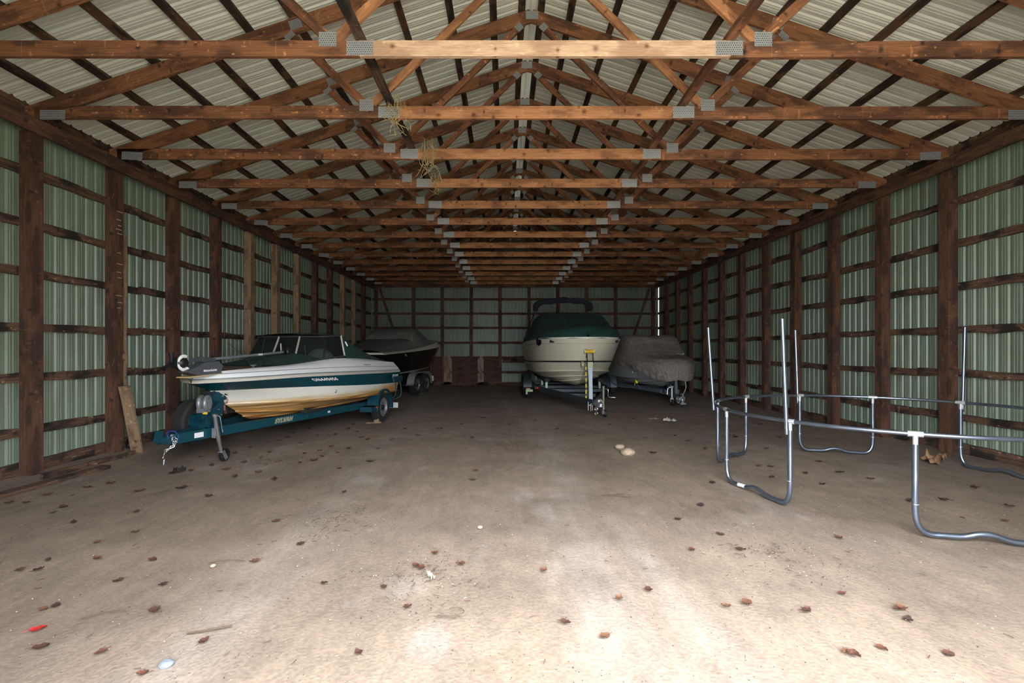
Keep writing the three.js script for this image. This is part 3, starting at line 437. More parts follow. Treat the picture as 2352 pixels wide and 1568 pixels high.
// ---- its trailer
{
  const t = group('boat_trailer', 'teal painted single axle boat trailer with spare wheel under the white fishing boat', 'trailer', P1, A1);
  const rails = [1, -1].map((s) => rail(t, 'side_rail', [.12, .4, s * .05], [3.9, .39, s * .72], .125, .055, tealPaint));
  for (const s of [1, -1]) rail(t, 'side_rail', [3.86, .39, s * .72], [5.15, .38, s * .72], .125, .055, tealPaint);
  const dec = (parent, x, w, h, mat, name, z = 0.0292, y = 0) => { const g = new THREE.PlaneGeometry(w, h); g.translate(x, y, z); return part(parent, name, g, mat); };
  dec(rails[0], -.14, .56, .1, textDecal('SYLVAN', 'bold 92px sans-serif', null, 512, 100, ['#c9c39a', 5], -0.35), 'maker_name');
  dec(rails[0], -1.6, .13, .065, textDecal('▪▪ ▪▪▪', 'bold 20px sans-serif', '#667', 128, 64, null, 0, '#cfd2d0'), 'data_plate');
  dec(rails[0], .92, .07, .035, textDecal('▪▪▪', 'bold 26px sans-serif', '#a55', 128, 64, null, 0, '#c9cac6'), 'warning_sticker');
  part(t, 'coupler', merge([box(.3, .1, .12, .15, .4, 0), box(.14, .05, .1, .01, .41, 0), at(new THREE.SphereGeometry(.05, 14, 10), 0, .4, 0), box(.012, .14, .1, -.05, .46, 0, 0, 0, -.25)]), tealPaint);
  part(t, 'safety_chain', merge([chainGeo([[.11, .46, .03], [.06, .44, .085], [.07, .34, .095], [.01, .28, .06], [-.04, .24, .07]]), chainGeo([[.12, .45, .05], [.11, .38, .1], [.06, .3, .08], [0, .28, .04]])]), chrome);
  part(t, 'chain_hook', merge([at(new THREE.TorusGeometry(.022, .006, 6, 14, 5), -.04, .205, .07, 0, .4), rod([-.04, .18, .07], [-.06, .12, .085], .006), rod([-.02, .185, .06], [-.025, .125, .06], .006)]), chrome);
  part(t, 'wiring', tube([[.02, .43, .07], [.04, .49, .04], [.12, .5, .05], [.16, .44, .08], [.14, .38, .09]], .008, 30, 6), M(0x1f3070, 0.5));
  for (const [x, hw] of [[.85, .17], [1.25, .23], [2.5, .47], [3.9, .72], [5.05, .72]]) rail(t, 'crossmember', [x, .36, -hw], [x, .36, hw], .07, .06, tealPaint);
  // winch stand
  part(t, 'winch_post', merge([box(.2, .5, .09, .86, .68, 0, 0, 0, -.18), box(.14, .22, .14, .83, .52, 0), box(.5, .07, .09, .78, .74, 0, 0, 0, .62), box(.16, .16, .12, .93, .88, 0)]), tealPaint);
  const bolts = []; for (const [x, y] of [[.82, .6], [.9, .6], [.85, .68], [.93, .86]]) bolts.push(cyl(.012, .02, x, y, .07, Math.PI / 2, 0, 0, 6)); part(t, 'bolt', merge(bolts), galv);
  part(t, 'bow_roller', merge([cyl(.055, .2, .99, .92, 0, Math.PI / 2, 0, 0, 20), cyl(.05, .16, .84, .91, -.05, Math.PI / 2, 0, 0, 20)]), rubber);
  part(t, 'winch', merge([at(new THREE.TorusGeometry(.085, .03, 10, 24), .63, .79, .08, 0, .35), at(new THREE.TorusGeometry(.085, .03, 10, 24), .63, .79, -.01, 0, .35), cyl(.07, .1, .63, .79, .035, Math.PI / 2), box(.13, .06, .1, .6, .7, .05)]), M(0x7d8184, 0.4, 0.4));
  part(t, 'winch_handle', merge([cyl(.016, .05, .56, .665, .11, Math.PI / 2)]), M(0xd8b72a, 0.5));
  part(t, 'bow_chain', chainGeo([[1.0, .86, .05], [1.02, .78, .07], [.95, .72, .08], [.94, .62, .1]], .011, .003), M(0xb07a6a, 0.4, 0.6));
  jack(t, .68, .26, .64, chrome);
  wheel(t, [4.4, .31, .9], .31, .17); wheel(t, [4.4, .31, -.9], .31, .17);
  const sp = wheel(t, [.84, .5, -.3], .315, .19, galv, 'spare_wheel'); part(t, 'spare_bracket', box(.06, .3, .26, .75, .47, -.15), tealPaint);
  part(t, 'axle', rod([4.4, .31, -.86], [4.4, .31, .86], .03, 12), black);
  for (const s of [1, -1]) { const f = part(t, 'fender', fender(.385, .25), tealPaint, [4.4, .31, s * .9]); if (s < 0) f.rotation.y = 0; part(t, 'fender_step', merge([chamferBox(.3, .1, .25, .006).translate(3.9, .33, s * .88), box(.22, .02, .25, 3.92, .37, s * .88)]), tealPaint); part(t, 'marker_light', box(.06, .03, .015, 3.99, .36, s * 1.01), M(0xa83a26, 0.4)); }
  for (const s of [1, -1]) { part(t, 'bunk', at(chamferBox(2.7, .09, .13, .01), 3.55, .505, s * .5, s * .28), M(0x1b1c1a, 0.98)); for (const x of [2.35, 3.9, 4.8]) part(t, 'bunk_bracket', box(.05, .14, .05, x, .43, s * .5), tealPaint); }
  part(t, 'keel_roller', merge([2.5, 3.9].map((x) => cyl(.035, .13, x, .365, 0, Math.PI / 2, 0, 0, 14))), rubber);
  for (const s of [1, -1]) { part(t, 'guide_post', tube([[5.0, .4, s * .74], [5.02, .42, s * 1.0], [5.04, .5, s * 1.1], [5.0, .84, s * 1.1]], .014, 24, 8), tealDull); part(t, 'guide_post', tube([[4.78, .4, s * .74], [4.76, .5, s * 1.07], [4.74, .84, s * 1.1]], .012, 20, 8), tealDull); part(t, 'guide_board', at(chamferBox(.5, .11, .035, .006), 4.87, .88, s * 1.1), tealDull); }
  part(t, 'tail_light', merge([box(.05, .08, .16, 5.2, .36, .8), box(.05, .08, .16, 5.2, .36, -.8)]), M(0x5c1a16, 0.35));
  part(t, 'licence_plate', box(.012, .12, .26, 5.24, .25, .82, 0, 0.2), M(0xb8bcc0, 0.35, 0.4));
}
// ---- the big white cruiser under a green cover, bow towards the door
const P3 = [1.93, 0, -11.2], A3 = 91 * Math.PI / 180;
{
  const L = {};
  L.keel = hline([[1.15, .68, 0], [1.4, .6, 0], [1.8, .55, 0], [2.6, .52, 0], [4, .5, 0], [6.6, .5, 0]]);
  L.s2 = hline([[1.0, .77, .0005], [1.35, .72, .22], [1.8, .68, .36], [2.6, .64, .45], [4, .62, .47], [6.6, .62, .47]]);
  L.s1 = hline([[.85, .875, .0005], [1.25, .84, .32], [1.8, .8, .62], [2.6, .76, .8], [4, .73, .85], [6.6, .73, .85]]);
  L.chine = hline([[.66, 1.01, .0005], [1.05, .985, .4], [1.6, .95, .8], [2.5, .91, 1.08], [4, .88, 1.14], [6.6, .86, 1.12]]);
  L.strA = hline([[.44, 1.205, .0005], [.82, 1.195, .48], [1.5, 1.18, .93], [2.5, 1.155, 1.18], [4, 1.13, 1.22], [6.6, 1.11, 1.2]]);
  L.strB = shifted(L.strA, -.03, .04, .01);
  L.crease = hline([[.1, 1.66, .0005], [.38, 1.66, .58], [1.05, 1.66, 1.02], [2.4, 1.65, 1.28], [4, 1.62, 1.32], [6.6, 1.58, 1.28]]);
  L.sheer = hline([[0, 1.80, .0005], [.26, 1.80, .6], [.95, 1.80, 1.05], [2.4, 1.785, 1.3], [4, 1.76, 1.34], [6.6, 1.72, 1.3]]);
  for (const k in L) L[k] = curve(L[k].points.map((p) => V(p.x, p.y, p.z * .94)));
  const b = group('cabin_cruiser', 'large cream hulled motor boat under a dark green cover with folded top', 'boat', P3, A3);
  const cream = M(0xd2cdb8, 0.28), led = (l) => shifted(l, 0, -.02, .035);
  const hull = part(b, 'hull', merge([loft([L.keel, led(L.s2)], 40, 2), loft([led(L.s2), L.s2], 40, 1), loft([L.s2, led(L.s1)], 40, 2), loft([led(L.s1), L.s1], 40, 1), loft([L.s1, led(L.chine)], 40, 2), loft([led(L.chine), L.chine, L.strA], 40, 2), loft([L.strB, L.crease], 40, 4), loft([L.crease, L.sheer], 40, 2), endCap([L.keel, L.chine, L.strA, L.crease, L.sheer])]), cream);
  part(b, 'hull_stripe', loft([L.strA, L.strB], 40, 1), black);
  part(hull, 'crease_line', loft([shifted(L.crease, -.002, 0, .003), shifted(L.crease, -.002, .012, .003)], 40, 1), M(0x6e6a5c, 0.6));
  part(b, 'rub_rail', loft([shifted(L.sheer, -.012, -.03, .012), shifted(L.sheer, -.016, .01, .014)], 40, 1), M(0xcfcdc4, 0.4));
  const sp = (s, f) => L.crease.getPoint(s).lerp(L.sheer.getPoint(s), f);
  { const p = sp(.43, .55), g = new THREE.CircleGeometry(.1, 26); g.scale(1.15, 1, 1); const o = part(hull, 'porthole', merge([g, at(new THREE.TorusGeometry(.1, .014, 6, 26), 0, 0, 0)]), M(0x101214, 0.2), [p.x - .012, p.y - .01, -p.z - .03]); o.rotation.y = Math.PI + 0.55; o.rotation.order = 'YXZ'; }
  for (const s of [1, -1]) { const p = sp(.3, .4), m = part(hull, 'registration_mark', new THREE.PlaneGeometry(.3, .085), textDecal('▮ 885', 'bold 78px sans-serif', '#16181a', 256, 80, ['#16181a', 8], -.1), [p.x, p.y, s * (p.z + .02)]); m.rotation.y = s > 0 ? -.75 : Math.PI + .75; }
  // cover: drops from the rail on the foredeck, then climbs over the windshield
  const at3 = (x) => { let a = 0, e = 1; for (let i = 0; i < 24; i++) { const m = (a + e) / 2; L.sheer.getPoint(m).x < x ? a = m : e = m; } return L.sheer.getPoint((a + e) / 2); };
  const sec = (x, rail, top, k) => { const p = at3(x), z = p.z + .03; return [[x, p.y - .02, -z], [x + .02, rail, -z * .9], [x + .04, lerp(rail, top, .5), -z * (k + .12)], [x + .05, top, -z * k], [x + .06, top + .05, 0], [x + .05, top, z * k], [x + .04, lerp(rail, top, .5), z * (k + .12)], [x + .02, rail, z * .9], [x, p.y - .02, z]]; };
  part(b, 'cover', drape([sec(.0, 1.83, 1.85, .5), sec(.2, 1.98, 2.02, .6), sec(.7, 2.01, 2.05, .62), sec(1.35, 2.0, 2.1, .66), sec(2.0, 2.0, 2.32, .7), sec(2.7, 2.02, 2.5, .7), sec(3.8, 2.0, 2.52, .7), sec(5.2, 1.95, 2.4, .7), sec(6.55, 1.8, 2.1, .7)], .025, 12, 52, 44), greenCanvas);
  { const P = [[3.5, 2.7, -.96], [3.5, 2.85, -.94], [3.5, 2.95, -.78], [3.52, 3.0, -.4], [3.52, 3.03, -.1], [3.52, 3.01, .25], [3.5, 2.98, .52], [3.5, 2.86, .7], [3.5, 2.7, .72]], g = tube(P, .09, 90, 12), q = g.attributes.position, c = curve(P);
    for (let i = 0; i <= 90; i++) { const o = c.getPointAt(i / 90), k = 0.8 + 0.28 * Math.abs(Math.sin(i / 90 * Math.PI * 5)); for (let j = 0; j <= 12; j++) { const n = i * 13 + j; q.setXYZ(n, o.x + (q.getX(n) - o.x) * 1.3, o.y + (q.getY(n) - o.y) * k, o.z + (q.getZ(n) - o.z) * k); } } g.computeVertexNormals();
    part(b, 'folded_top', g, navyCanvas); for (const s of [-1, 1]) part(b, 'top_pole', merge([rod([3.5, 2.72, s * .84 - .12], [3.4, 1.8, s * 1.2], .014), rod([3.5, 2.75, s * .84 - .12], [4.3, 1.8, s * 1.28], .014)]), black); }
  part(b, 'vent_patch', at(new THREE.SphereGeometry(.07, 12, 6, 0, 6.3, 0, 1.5), .35, 1.96, .22), greenCanvas);
  part(b, 'bow_eye', at(new THREE.TorusGeometry(.035, .009, 6, 14), .3, 1.36, 0), chrome);
}
{
  const t = group('boat_trailer', 'grey galvanised tandem boat trailer with yellow rollers under the cream cruiser', 'trailer', P3, A3);
  const g3 = M(0x394146, 0.45, 0.5), white = M(0xc9c9c4, 0.5);
  const N = [-.35, .3, .12];
  for (const s of [1, -1]) { rail(t, 'side_rail', [-.2, .3, .12 + s * .04], [2.6, .42, s * 1.02], .12, .06, g3); rail(t, 'side_rail', [2.56, .42, s * 1.02], [6.7, .44, s * 1.02], .12, .06, g3); part(t, 'rail_reflector', box(.1, .05, .012, 1.0 + (s > 0 ? .3 : .7), .36, s * (.6)), M(0xb02a20, 0.4)); }
  for (const [x, hw] of [[.9, .35], [2.3, .9], [3.6, 1.0], [5, 1.0], [6.5, 1.0]]) rail(t, 'crossmember', [x, .36, -hw], [x, .36, hw], .08, .06, g3);
  part(t, 'coupler', merge([box(.5, .1, .11, -.42, .3, .13), at(new THREE.SphereGeometry(.085, 18, 12, 0, 6.3, 0, 1.7), -.68, .29, .14), cyl(.095, .012, -.68, .27, .14), box(.16, .09, .08, -.56, .36, .13)]), galv);
  part(t, 'coupler_lever', tube([[-.6, .4, .13], [-.7, .42, .13], [-.8, .36, .17], [-.82, .28, .18]], .012, 16, 6), M(0xb3ab84, 0.5));
  part(t, 'safety_ring', merge([at(new THREE.TorusGeometry(.035, .012, 6, 16), -.6, .2, .06, 0, .9), at(new THREE.TorusGeometry(.035, .012, 6, 16), -.6, .1, .06, 0, .7)]), chrome);
  const post = part(t, 'winch_post', merge([at(chamferBox(.85, .085, .085, .008), .02, .62, .05, 0, 0, Math.PI / 2 - .07), at(chamferBox(.25, .1, .1, .008), .07, .98, .05, 0, 0, Math.PI / 2), box(.12, .012, .16, -.02, .24, .12)]), M(0x8b989e, 0.5, 0.5));
  part(t, 'base_bolt', merge([-.05, .0, .05].map((z) => box(.02, .2, .012, -.07, .2, .08 + z * 2))), galv);
  part(t, 'winch', merge([box(.14, .16, .12, .1, 1.14, .05), cyl(.05, .12, .08, 1.17, .05, Math.PI / 2), rod([.05, 1.15, .1], [-.05, 1.16, .3], .01)]), M(0x8f9678, 0.5, 0.3));
  part(t, 'winch_strap', box(.006, .78, .035, .08, .72, -.04, 0, 0, -.03), M(0xb8a52c, 0.7));
  part(t, 'strap_stripe', merge([0, 1, 2, 3, 4].map((i) => box(.008, .05, .037, .08 + (i - 2) * .004, .45 + i * .14, -.04))), black);
  part(t, 'strap_tail', tube([[-.1, .33, .06], [-.16, .26, .03], [-.17, .15, .02], [-.16, .1, .03]], .008, 16, 5), M(0xc9c298, 0.8));
  { const r = lathe([[.02, -.1], [.06, -.1], [.035, 0], [.06, .1], [.02, .1]], 20); r.rotateX(Math.PI / 2); part(t, 'bow_roller', at(r, .22, 1.47, .06), M(0xd2a91c, 0.45)); part(t, 'roller_arm', merge([rod([.12, 1.2, .0], [.22, 1.47, -.0], .012), rod([.12, 1.2, .14], [.22, 1.47, .14], .012)]), black); part(t, 'roller_end', merge([cyl(.055, .03, .22, 1.47, -.05, Math.PI / 2), cyl(.055, .03, .22, 1.47, .17, Math.PI / 2)]), M(0xb6b79a, 0.4)); }
  part(t, 'side_roller', cyl(.07, .05, .15, 1.16, -.12, Math.PI / 2), M(0x9a9f78, 0.5));
  { const j = new THREE.Group(); j.name = 'jack'; j.position.set(-.3, 0, .33); t.add(j); part(j, 'outer_tube', merge([rod([0, .22, 0], [0, .66, 0], .033, 16), rod([0, .66, 0], [0, .69, 0], .037, 16)]), M(0x6f7068, 0.45, 0.6)); part(j, 'crank', tube([[0, .63, .03], [-.03, .62, .09], [-.03, .45, .11], [-.03, .44, .16], [-.04, .44, .26]], .009, 24, 6), chrome); part(j, 'inner_tube', rod([0, .1, 0], [0, .25, 0], .024), galv); part(j, 'fork', box(.05, .12, .07, .0, .12, 0, 0, 0, .3), galv); const w = tireGeo(.085, .05); w.translate(-.02, .085, 0.03); part(j, 'caster', w, black); j.position.x = -.42; j.position.z = .26; }
  for (const s of [1, -1]) { for (const x of [3.9, 4.75]) wheel(t, [x, .33, s * 1.2], .33, .2); part(t, 'fender', fender(.4, .26, .85), M(0x22272a, 0.5), [3.9, .34, s * 1.2]); part(t, 'bunk', at(chamferBox(4.2, .09, .14, .01), 4.2, .66, s * .75, s * .3), M(0x2a2c2a, 0.98)); for (const x of [2.3, 3.6, 6]) part(t, 'bunk_bracket', merge([box(.06, .24, .06, x, .54, s * .75), box(.1, .02, .12, x, .63, s * .75)]), M(0x7d8f84, 0.45, 0.4)); }
  part(t, 'marker_lamp', merge([box(.05, .07, .2, 3.25, .28, -1.16), box(.05, .14, .05, 3.22, .24, -1.25)]), M(0x8fae7a, 0.5));
  part(t, 'amber_reflector', box(.04, .03, .12, 3.22, .34, -1.2), M(0xa04a1a, 0.4)); part(t, 'red_reflector', box(.012, .06, .12, 2.4, .43, -.98, 0, .4), M(0xc02018, 0.4));
  part(t, 'axle', merge([rod([3.9, .33, -1.15], [3.9, .33, 1.15], .035), rod([4.75, .33, -1.15], [4.75, .33, 1.15], .035)]), black);
}
// ---- the aluminium boat under a grey tarpaulin
const P4 = [4.6, 0, -13.2], A4 = 91.5 * Math.PI / 180;
{
  const L = {};
  L.keel = hline([[.55, .55, 0], [.72, .46, 0], [1.0, .42, 0], [1.8, .4, 0], [3.2, .4, 0], [4.7, .4, 0]]);
  L.s3 = hline([[.45, .62, .0005], [.7, .55, .16], [1.05, .5, .28], [1.8, .47, .36], [3.2, .46, .38], [4.7, .46, .38]]);
  L.s2 = hline([[.36, .69, .0005], [.65, .63, .26], [1.05, .58, .45], [1.8, .55, .6], [3.2, .54, .64], [4.7, .54, .64]]);
  L.s1 = hline([[.28, .77, .0005], [.6, .73, .35], [1.05, .69, .58], [1.8, .66, .78], [3.2, .65, .84], [4.7, .65, .84]]);
  L.mid = hline([[.2, .86, .0005], [.52, .85, .38], [1.0, .84, .64], [1.8, .82, .85], [3.2, .8, .92], [4.7, .8, .92]]);
  L.top = hline([[0, 1.1, .0005], [.34, 1.1, .5], [.9, 1.1, .76], [1.8, 1.08, .96], [3.2, 1.05, 1.02], [4.7, 1.03, 1.0]]);
  const b = group('aluminium_boat', 'bare aluminium boat under a brown grey tarpaulin beside the end of the right wall'.replace(' right', ''), 'boat', P4, A4);
  const alu = M(0xa9b1ad, 0.38, 0.3), led = (l) => shifted(l, 0, -.014, .024);
  const hull = part(b, 'hull', merge([loft([L.keel, led(L.s3)], 36, 1), loft([led(L.s3), L.s3], 36, 1), loft([L.s3, led(L.s2)], 36, 1), loft([led(L.s2), L.s2], 36, 1), loft([L.s2, led(L.s1)], 36, 1), loft([led(L.s1), L.s1], 36, 1), loft([L.s1, L.mid, L.top], 36, 2), endCap([L.keel, L.s2, L.s1, L.mid, L.top])]), alu);
  part(hull, 'hull_seam', merge([1, -1].map((s) => { const a = [L.s1, L.mid, L.top].map((l) => l.getPoint(.42)); return tube(a.map((p) => [p.x, p.y, s * (p.z + .004)]), .006, 10, 5); })), M(0x747b78, 0.5, 0.6));
  const at4 = (x) => { let a = 0, e = 1; for (let i = 0; i < 24; i++) { const m = (a + e) / 2; L.top.getPoint(m).x < x ? a = m : e = m; } return L.top.getPoint((a + e) / 2); };
  const sec = (x, skirt, sh, top, k, hw) => { const z = hw ?? at4(x).z + .07; return [[x, skirt, -z * .93], [x - .01, (skirt + sh) / 2, -z * 1.0], [x, sh, -z * .99], [x, lerp(sh, top, .55), -z * lerp(.98, k, .5)], [x, top, -z * k], [x, top + .03, 0], [x, top, z * k], [x, lerp(sh, top, .55), z * lerp(.98, k, .5)], [x, sh, z * .99], [x - .01, (skirt + sh) / 2, z * 1.0], [x, skirt, z * .93]]; };
  part(b, 'tarpaulin', drape([sec(-.4, .7, .86, .95, .5, .004), sec(-.37, .66, .98, 1.08, .6, .26), sec(-.22, .68, 1.08, 1.2, .66, .44), sec(.15, .75, 1.13, 1.26, .7, .66), sec(.7, .88, 1.17, 1.34, .72, .86), sec(1.25, .96, 1.22, 1.58, .74), sec(1.7, 1.0, 1.24, 1.87, .74), sec(2.5, 1.02, 1.24, 1.92, .74), sec(3.4, 1.02, 1.22, 1.84, .72), sec(4.75, 1.0, 1.15, 1.5, .7)], .035, 33, 84, 64, 0.9, .022), greyTarp);
  part(b, 'tie_cord', merge([tube([[-.28, .76, .2], [-.3, .5, .24], [-.22, .3, .2], [-.25, .5, .27], [-.27, .76, .21]], .007, 30, 5), tube([[.9, .86, -.84], [.9, .84, -.86], [.92, .8, -.85]], .01, 8, 5)]), M(0xc4c0b4, 0.9));
}
{
  const t = group('boat_trailer', 'grey galvanised boat trailer under the tarpaulin covered aluminium boat', 'trailer', P4, A4), g4 = M(0x65737c, 0.45, 0.6);
  for (const s of [1, -1]) { rail(t, 'side_rail', [.6, .31, s * .1], [2.6, .36, s * .74], .1, .05, g4); rail(t, 'side_rail', [2.58, .36, s * .74], [4.9, .37, s * .74], .1, .05, g4); wheel(t, [3.2, .29, s * .92], .29, .17); part(t, 'fender', fender(.36, .22), g4, [3.2, .3, s * .92]); part(t, 'bunk_roller', merge([at(new THREE.CylinderGeometry(.06, .06, .07, 18), 1.5, .53, s * .56, Math.PI / 2 + s * .3), at(new THREE.CylinderGeometry(.06, .06, .07, 18), 1.9, .5, s * .48, Math.PI / 2 + s * .3)]), M(0xc9b413, 0.45)); part(t, 'roller_bracket', merge([rod([1.5, .5, s * .56], [1.55, .3, s * .42], .012), rod([1.9, .48, s * .48], [1.9, .32, s * .5], .012)]), galv); part(t, 'guide_post', tube([[1.9, .33, s * .52], [2.1, .34, s * .86], [2.3, .45, s * 1.1], [2.7, 1.0, s * 1.2]], .02, 24, 8), M(0x4a4f4f, 0.6, 0.3)); part(t, 'guide_tape', tube([[2.55, .8, s * 1.172], [2.6, .87, s * 1.182]], .022, 4, 8), M(0xc8c38a, 0.6)); }
  rail(t, 'tongue', [-.5, .25, .02], [1.3, .32, 0], .11, .09, g4);
  rail(t, 'tongue_sleeve', [.45, .295, 0], [1.35, .325, 0], .13, .11, g4);
  for (const [x, hw] of [[1.35, .36], [2.6, .74], [4.7, .74]]) rail(t, 'crossmember', [x, .3, -hw], [x, .3, hw], .06, .05, g4);
  part(t, 'reflector', box(.09, .05, .012, .35, .28, -.07), M(0xc3241c, 0.35)); part(t, 'reflector_end', box(.05, .05, .012, .28, .28, -.071), whitePlastic);
  part(t, 'winch_post', merge([at(chamferBox(.62, .11, .07, .008), -.06, .55, .05, 0, 0, Math.PI / 2 - .1), box(.1, .2, .02, -.12, .32, .1), rod([.25, .35, -.05], [.0, .8, -.1], .016), rod([.3, .32, .05], [.0, .5, .03], .012)]), g4);
  part(t, 'bow_stop', merge([box(.16, .06, .18, .06, .78, .02), cyl(.03, .16, .14, .72, 0, Math.PI / 2)]), black);
  { const j = new THREE.Group(); j.name = 'jack'; j.position.set(-.25, 0, -.12); t.add(j); part(j, 'outer_tube', merge([rod([0, .2, 0], [0, .52, 0], .026, 14), box(.07, .05, .06, 0, .51, 0)]), M(0xbfc7cc, 0.3, 0.7)); part(j, 'handle', tube([[0, .5, -.03], [.02, .46, -.1], [0, .3, -.12]], .008, 14, 6), chrome); const w = tireGeo(.085, .06); w.translate(0, .085, 0); part(j, 'caster', w, black); part(j, 'fork', box(.03, .1, .09, 0, .16, 0), galv); }
  part(t, 'coupler', merge([box(.2, .1, .12, -.55, .22, .02), at(new THREE.SphereGeometry(.06, 14, 10), -.62, .2, .02), box(.1, .12, .05, -.6, .3, .02), cyl(.03, .1, -.63, .12, .02), box(.06, .05, .14, -.66, .1, .02)]), galv);
  part(t, 'coupler_latch', merge([box(.14, .05, .14, -.58, .3, .02), rod([-.6, .33, .09], [-.64, .26, .13], .012)]), black);
  part(t, 'safety_chain', chainGeo([[-.42, .26, -.05], [-.5, .16, -.08], [-.58, .1, -.05], [-.62, .18, -.06], [-.64, .27, -.02]], .014, .004), chrome);
  part(t, 'axle', rod([3.2, .29, -.88], [3.2, .29, .88], .03), black);
}
// ---- the dark boat in the corner, stern to the door
const P2 = [-4.62, 0, -14.3], A2 = 76.7 * Math.PI / 180;
{
  const L = {}; // here the lines run from the transom (0) to the stem (5.8)
  const rv = (pts) => hline(pts.map(([x, h, v]) => [5.8 - x, h, v]).reverse());
  L.keel = rv([[.95, .62, 0], [1.3, .55, 0], [2.2, .5, 0], [4, .48, 0], [5.8, .48, 0]]);
  L.chine = rv([[.55, 1.08, .0005], [1.0, .98, .45], [2.0, .86, .92], [4, .76, 1.06], [5.8, .74, 1.04]]);
  L.line = rv([[.5, 1.13, .0005], [.95, 1.03, .47], [2.0, .91, .95], [4, .81, 1.08], [5.8, .79, 1.06]]);
  L.sheer = rv([[0, 1.64, .0005], [.4, 1.64, .62], [1.5, 1.59, 1.08], [3.6, 1.46, 1.18], [5.8, 1.36, 1.12]]);
  L.deck = rv([[.06, 1.86, .0005], [.45, 1.87, .55], [1.5, 1.76, .98], [3.6, 1.52, 1.08], [5.8, 1.4, 1.04]]);
  L.deckIn = rv([[.4, 1.9, .0005], [.8, 1.9, .3], [1.6, 1.8, .7], [3.6, 1.54, .92], [5.8, 1.42, .95]]);
  const b = group('runabout_boat', 'black hulled boat with cream deck under a dark grey cover in the corner', 'boat', P2, A2);
  const hull = part(b, 'hull', merge([loft([L.keel, L.chine], 36, 3), loft([L.line, L.sheer], 36, 4), endCap([L.keel, L.chine, L.line, L.sheer], 0)]), M(0x0d0e10, 0.22));
  part(b, 'hull_line', loft([L.chine, shifted(L.line, 0, 0, .01), L.line], 36, 1), M(0x8f8a7c, 0.5));
  part(b, 'deck', merge([loft([L.sheer, L.deck, L.deckIn], 36, 2), endCap([L.sheer, L.deck, L.deckIn], 0)]), M(0xcac4ae, 0.35));
  const at2 = (x) => { let a = 0, e = 1; for (let i = 0; i < 24; i++) { const m = (a + e) / 2; L.deck.getPoint(m).x < x ? a = m : e = m; } return L.deck.getPoint((a + e) / 2); };
  const sec = (x, top, k) => { const p = at2(x), z = p.z - .02; return [[x, p.y + .012, -z], [x, lerp(p.y, top, .5), -z * .88], [x, top, -z * k], [x, top + .03, 0], [x, top, z * k], [x, lerp(p.y, top, .5), z * .88], [x, p.y + .012, z]]; };
  part(b, 'cockpit_cover', drape([sec(.05, 1.48, .7), sec(.8, 1.58, .72), sec(1.6, 1.7, .74), sec(2.3, 1.82, .78)], .03, 41, 26, 26), darkTarp);
  part(b, 'windshield_cover', drape([sec(2.28, 1.83, .8), sec(2.5, 2.08, .78), sec(2.8, 2.2, .74), sec(3.3, 2.2, .66), sec(3.7, 2.02, .66), sec(4.15, 1.74, .7)], .012, 43, 26, 26), darkTarp);
  part(b, 'deck_marking', box(.16, .012, .05, 1.3, 1.33, 1.16, .6, .1, -.5), M(0xcfc9a8, 0.5));
  part(b, 'cleat', merge([box(.02, .04, .02, 4.3, 1.76, .68), box(.12, .016, .02, 4.3, 1.785, .68)]), black);
  part(b, 'outdrive', merge([box(.2, .5, .26, -.1, .72, 0), box(.3, .1, .2, -.18, .6, 0), cyl(.07, .4, -.15, .45, 0, 0, 0, Math.PI / 2)]), black);
  part(b, 'swim_platform', at(chamferBox(.45, .05, 1.7, .015), -.2, .86, 0), M(0x8f8a7c, 0.6));
}
{
  const t = group('boat_trailer', 'black tandem boat trailer with silver fender under the black hulled boat', 'trailer', P2, A2), bl = M(0x17181a, 0.4, 0.2);
  for (const s of [1, -1]) { rail(t, 'side_rail', [-.1, .45, s * .8], [3.9, .45, s * .8], .12, .06, bl); rail(t, 'side_rail', [3.88, .45, s * .8], [5.3, .43, s * .06], .12, .06, bl); for (const x of [2.15, 2.95]) wheel(t, [x, .33, s * 1.1], .33, .2, chrome); part(t, 'fender', fender(.4, .25, .8), M(0x9c9f9f, 0.35, 0.5), [2.15, .36, s * 1.1]); part(t, 'bunk', at(chamferBox(3.6, .09, .13, .01), 1.9, .6, s * .6, s * .3), M(0x141414, 0.98)); part(t, 'fender_lamp', box(.05, .04, .03, 1.72, .4, s * 1.2), M(0xc07a2a, 0.4)); part(t, 'tail_lamp', box(.04, .09, .22, -.14, .46, s * .7), M(0x57140f, 0.35)); part(t, 'bunk_bracket', merge([.6, 2.6].map((x) => box(.05, .16, .05, x, .52, s * .6))), bl); }
  for (const x of [0, 1.5, 3.8]) rail(t, 'crossmember', [x, .42, -.8], [x, .42, .8], .08, .06, bl);
  part(t, 'axle', merge([rod([2.15, .33, -1.05], [2.15, .33, 1.05], .035), rod([2.95, .33, -1.05], [2.95, .33, 1.05], .035)]), bl);
  part(t, 'coupler', merge([box(.3, .1, .1, 5.35, .42, 0)]), bl);
}
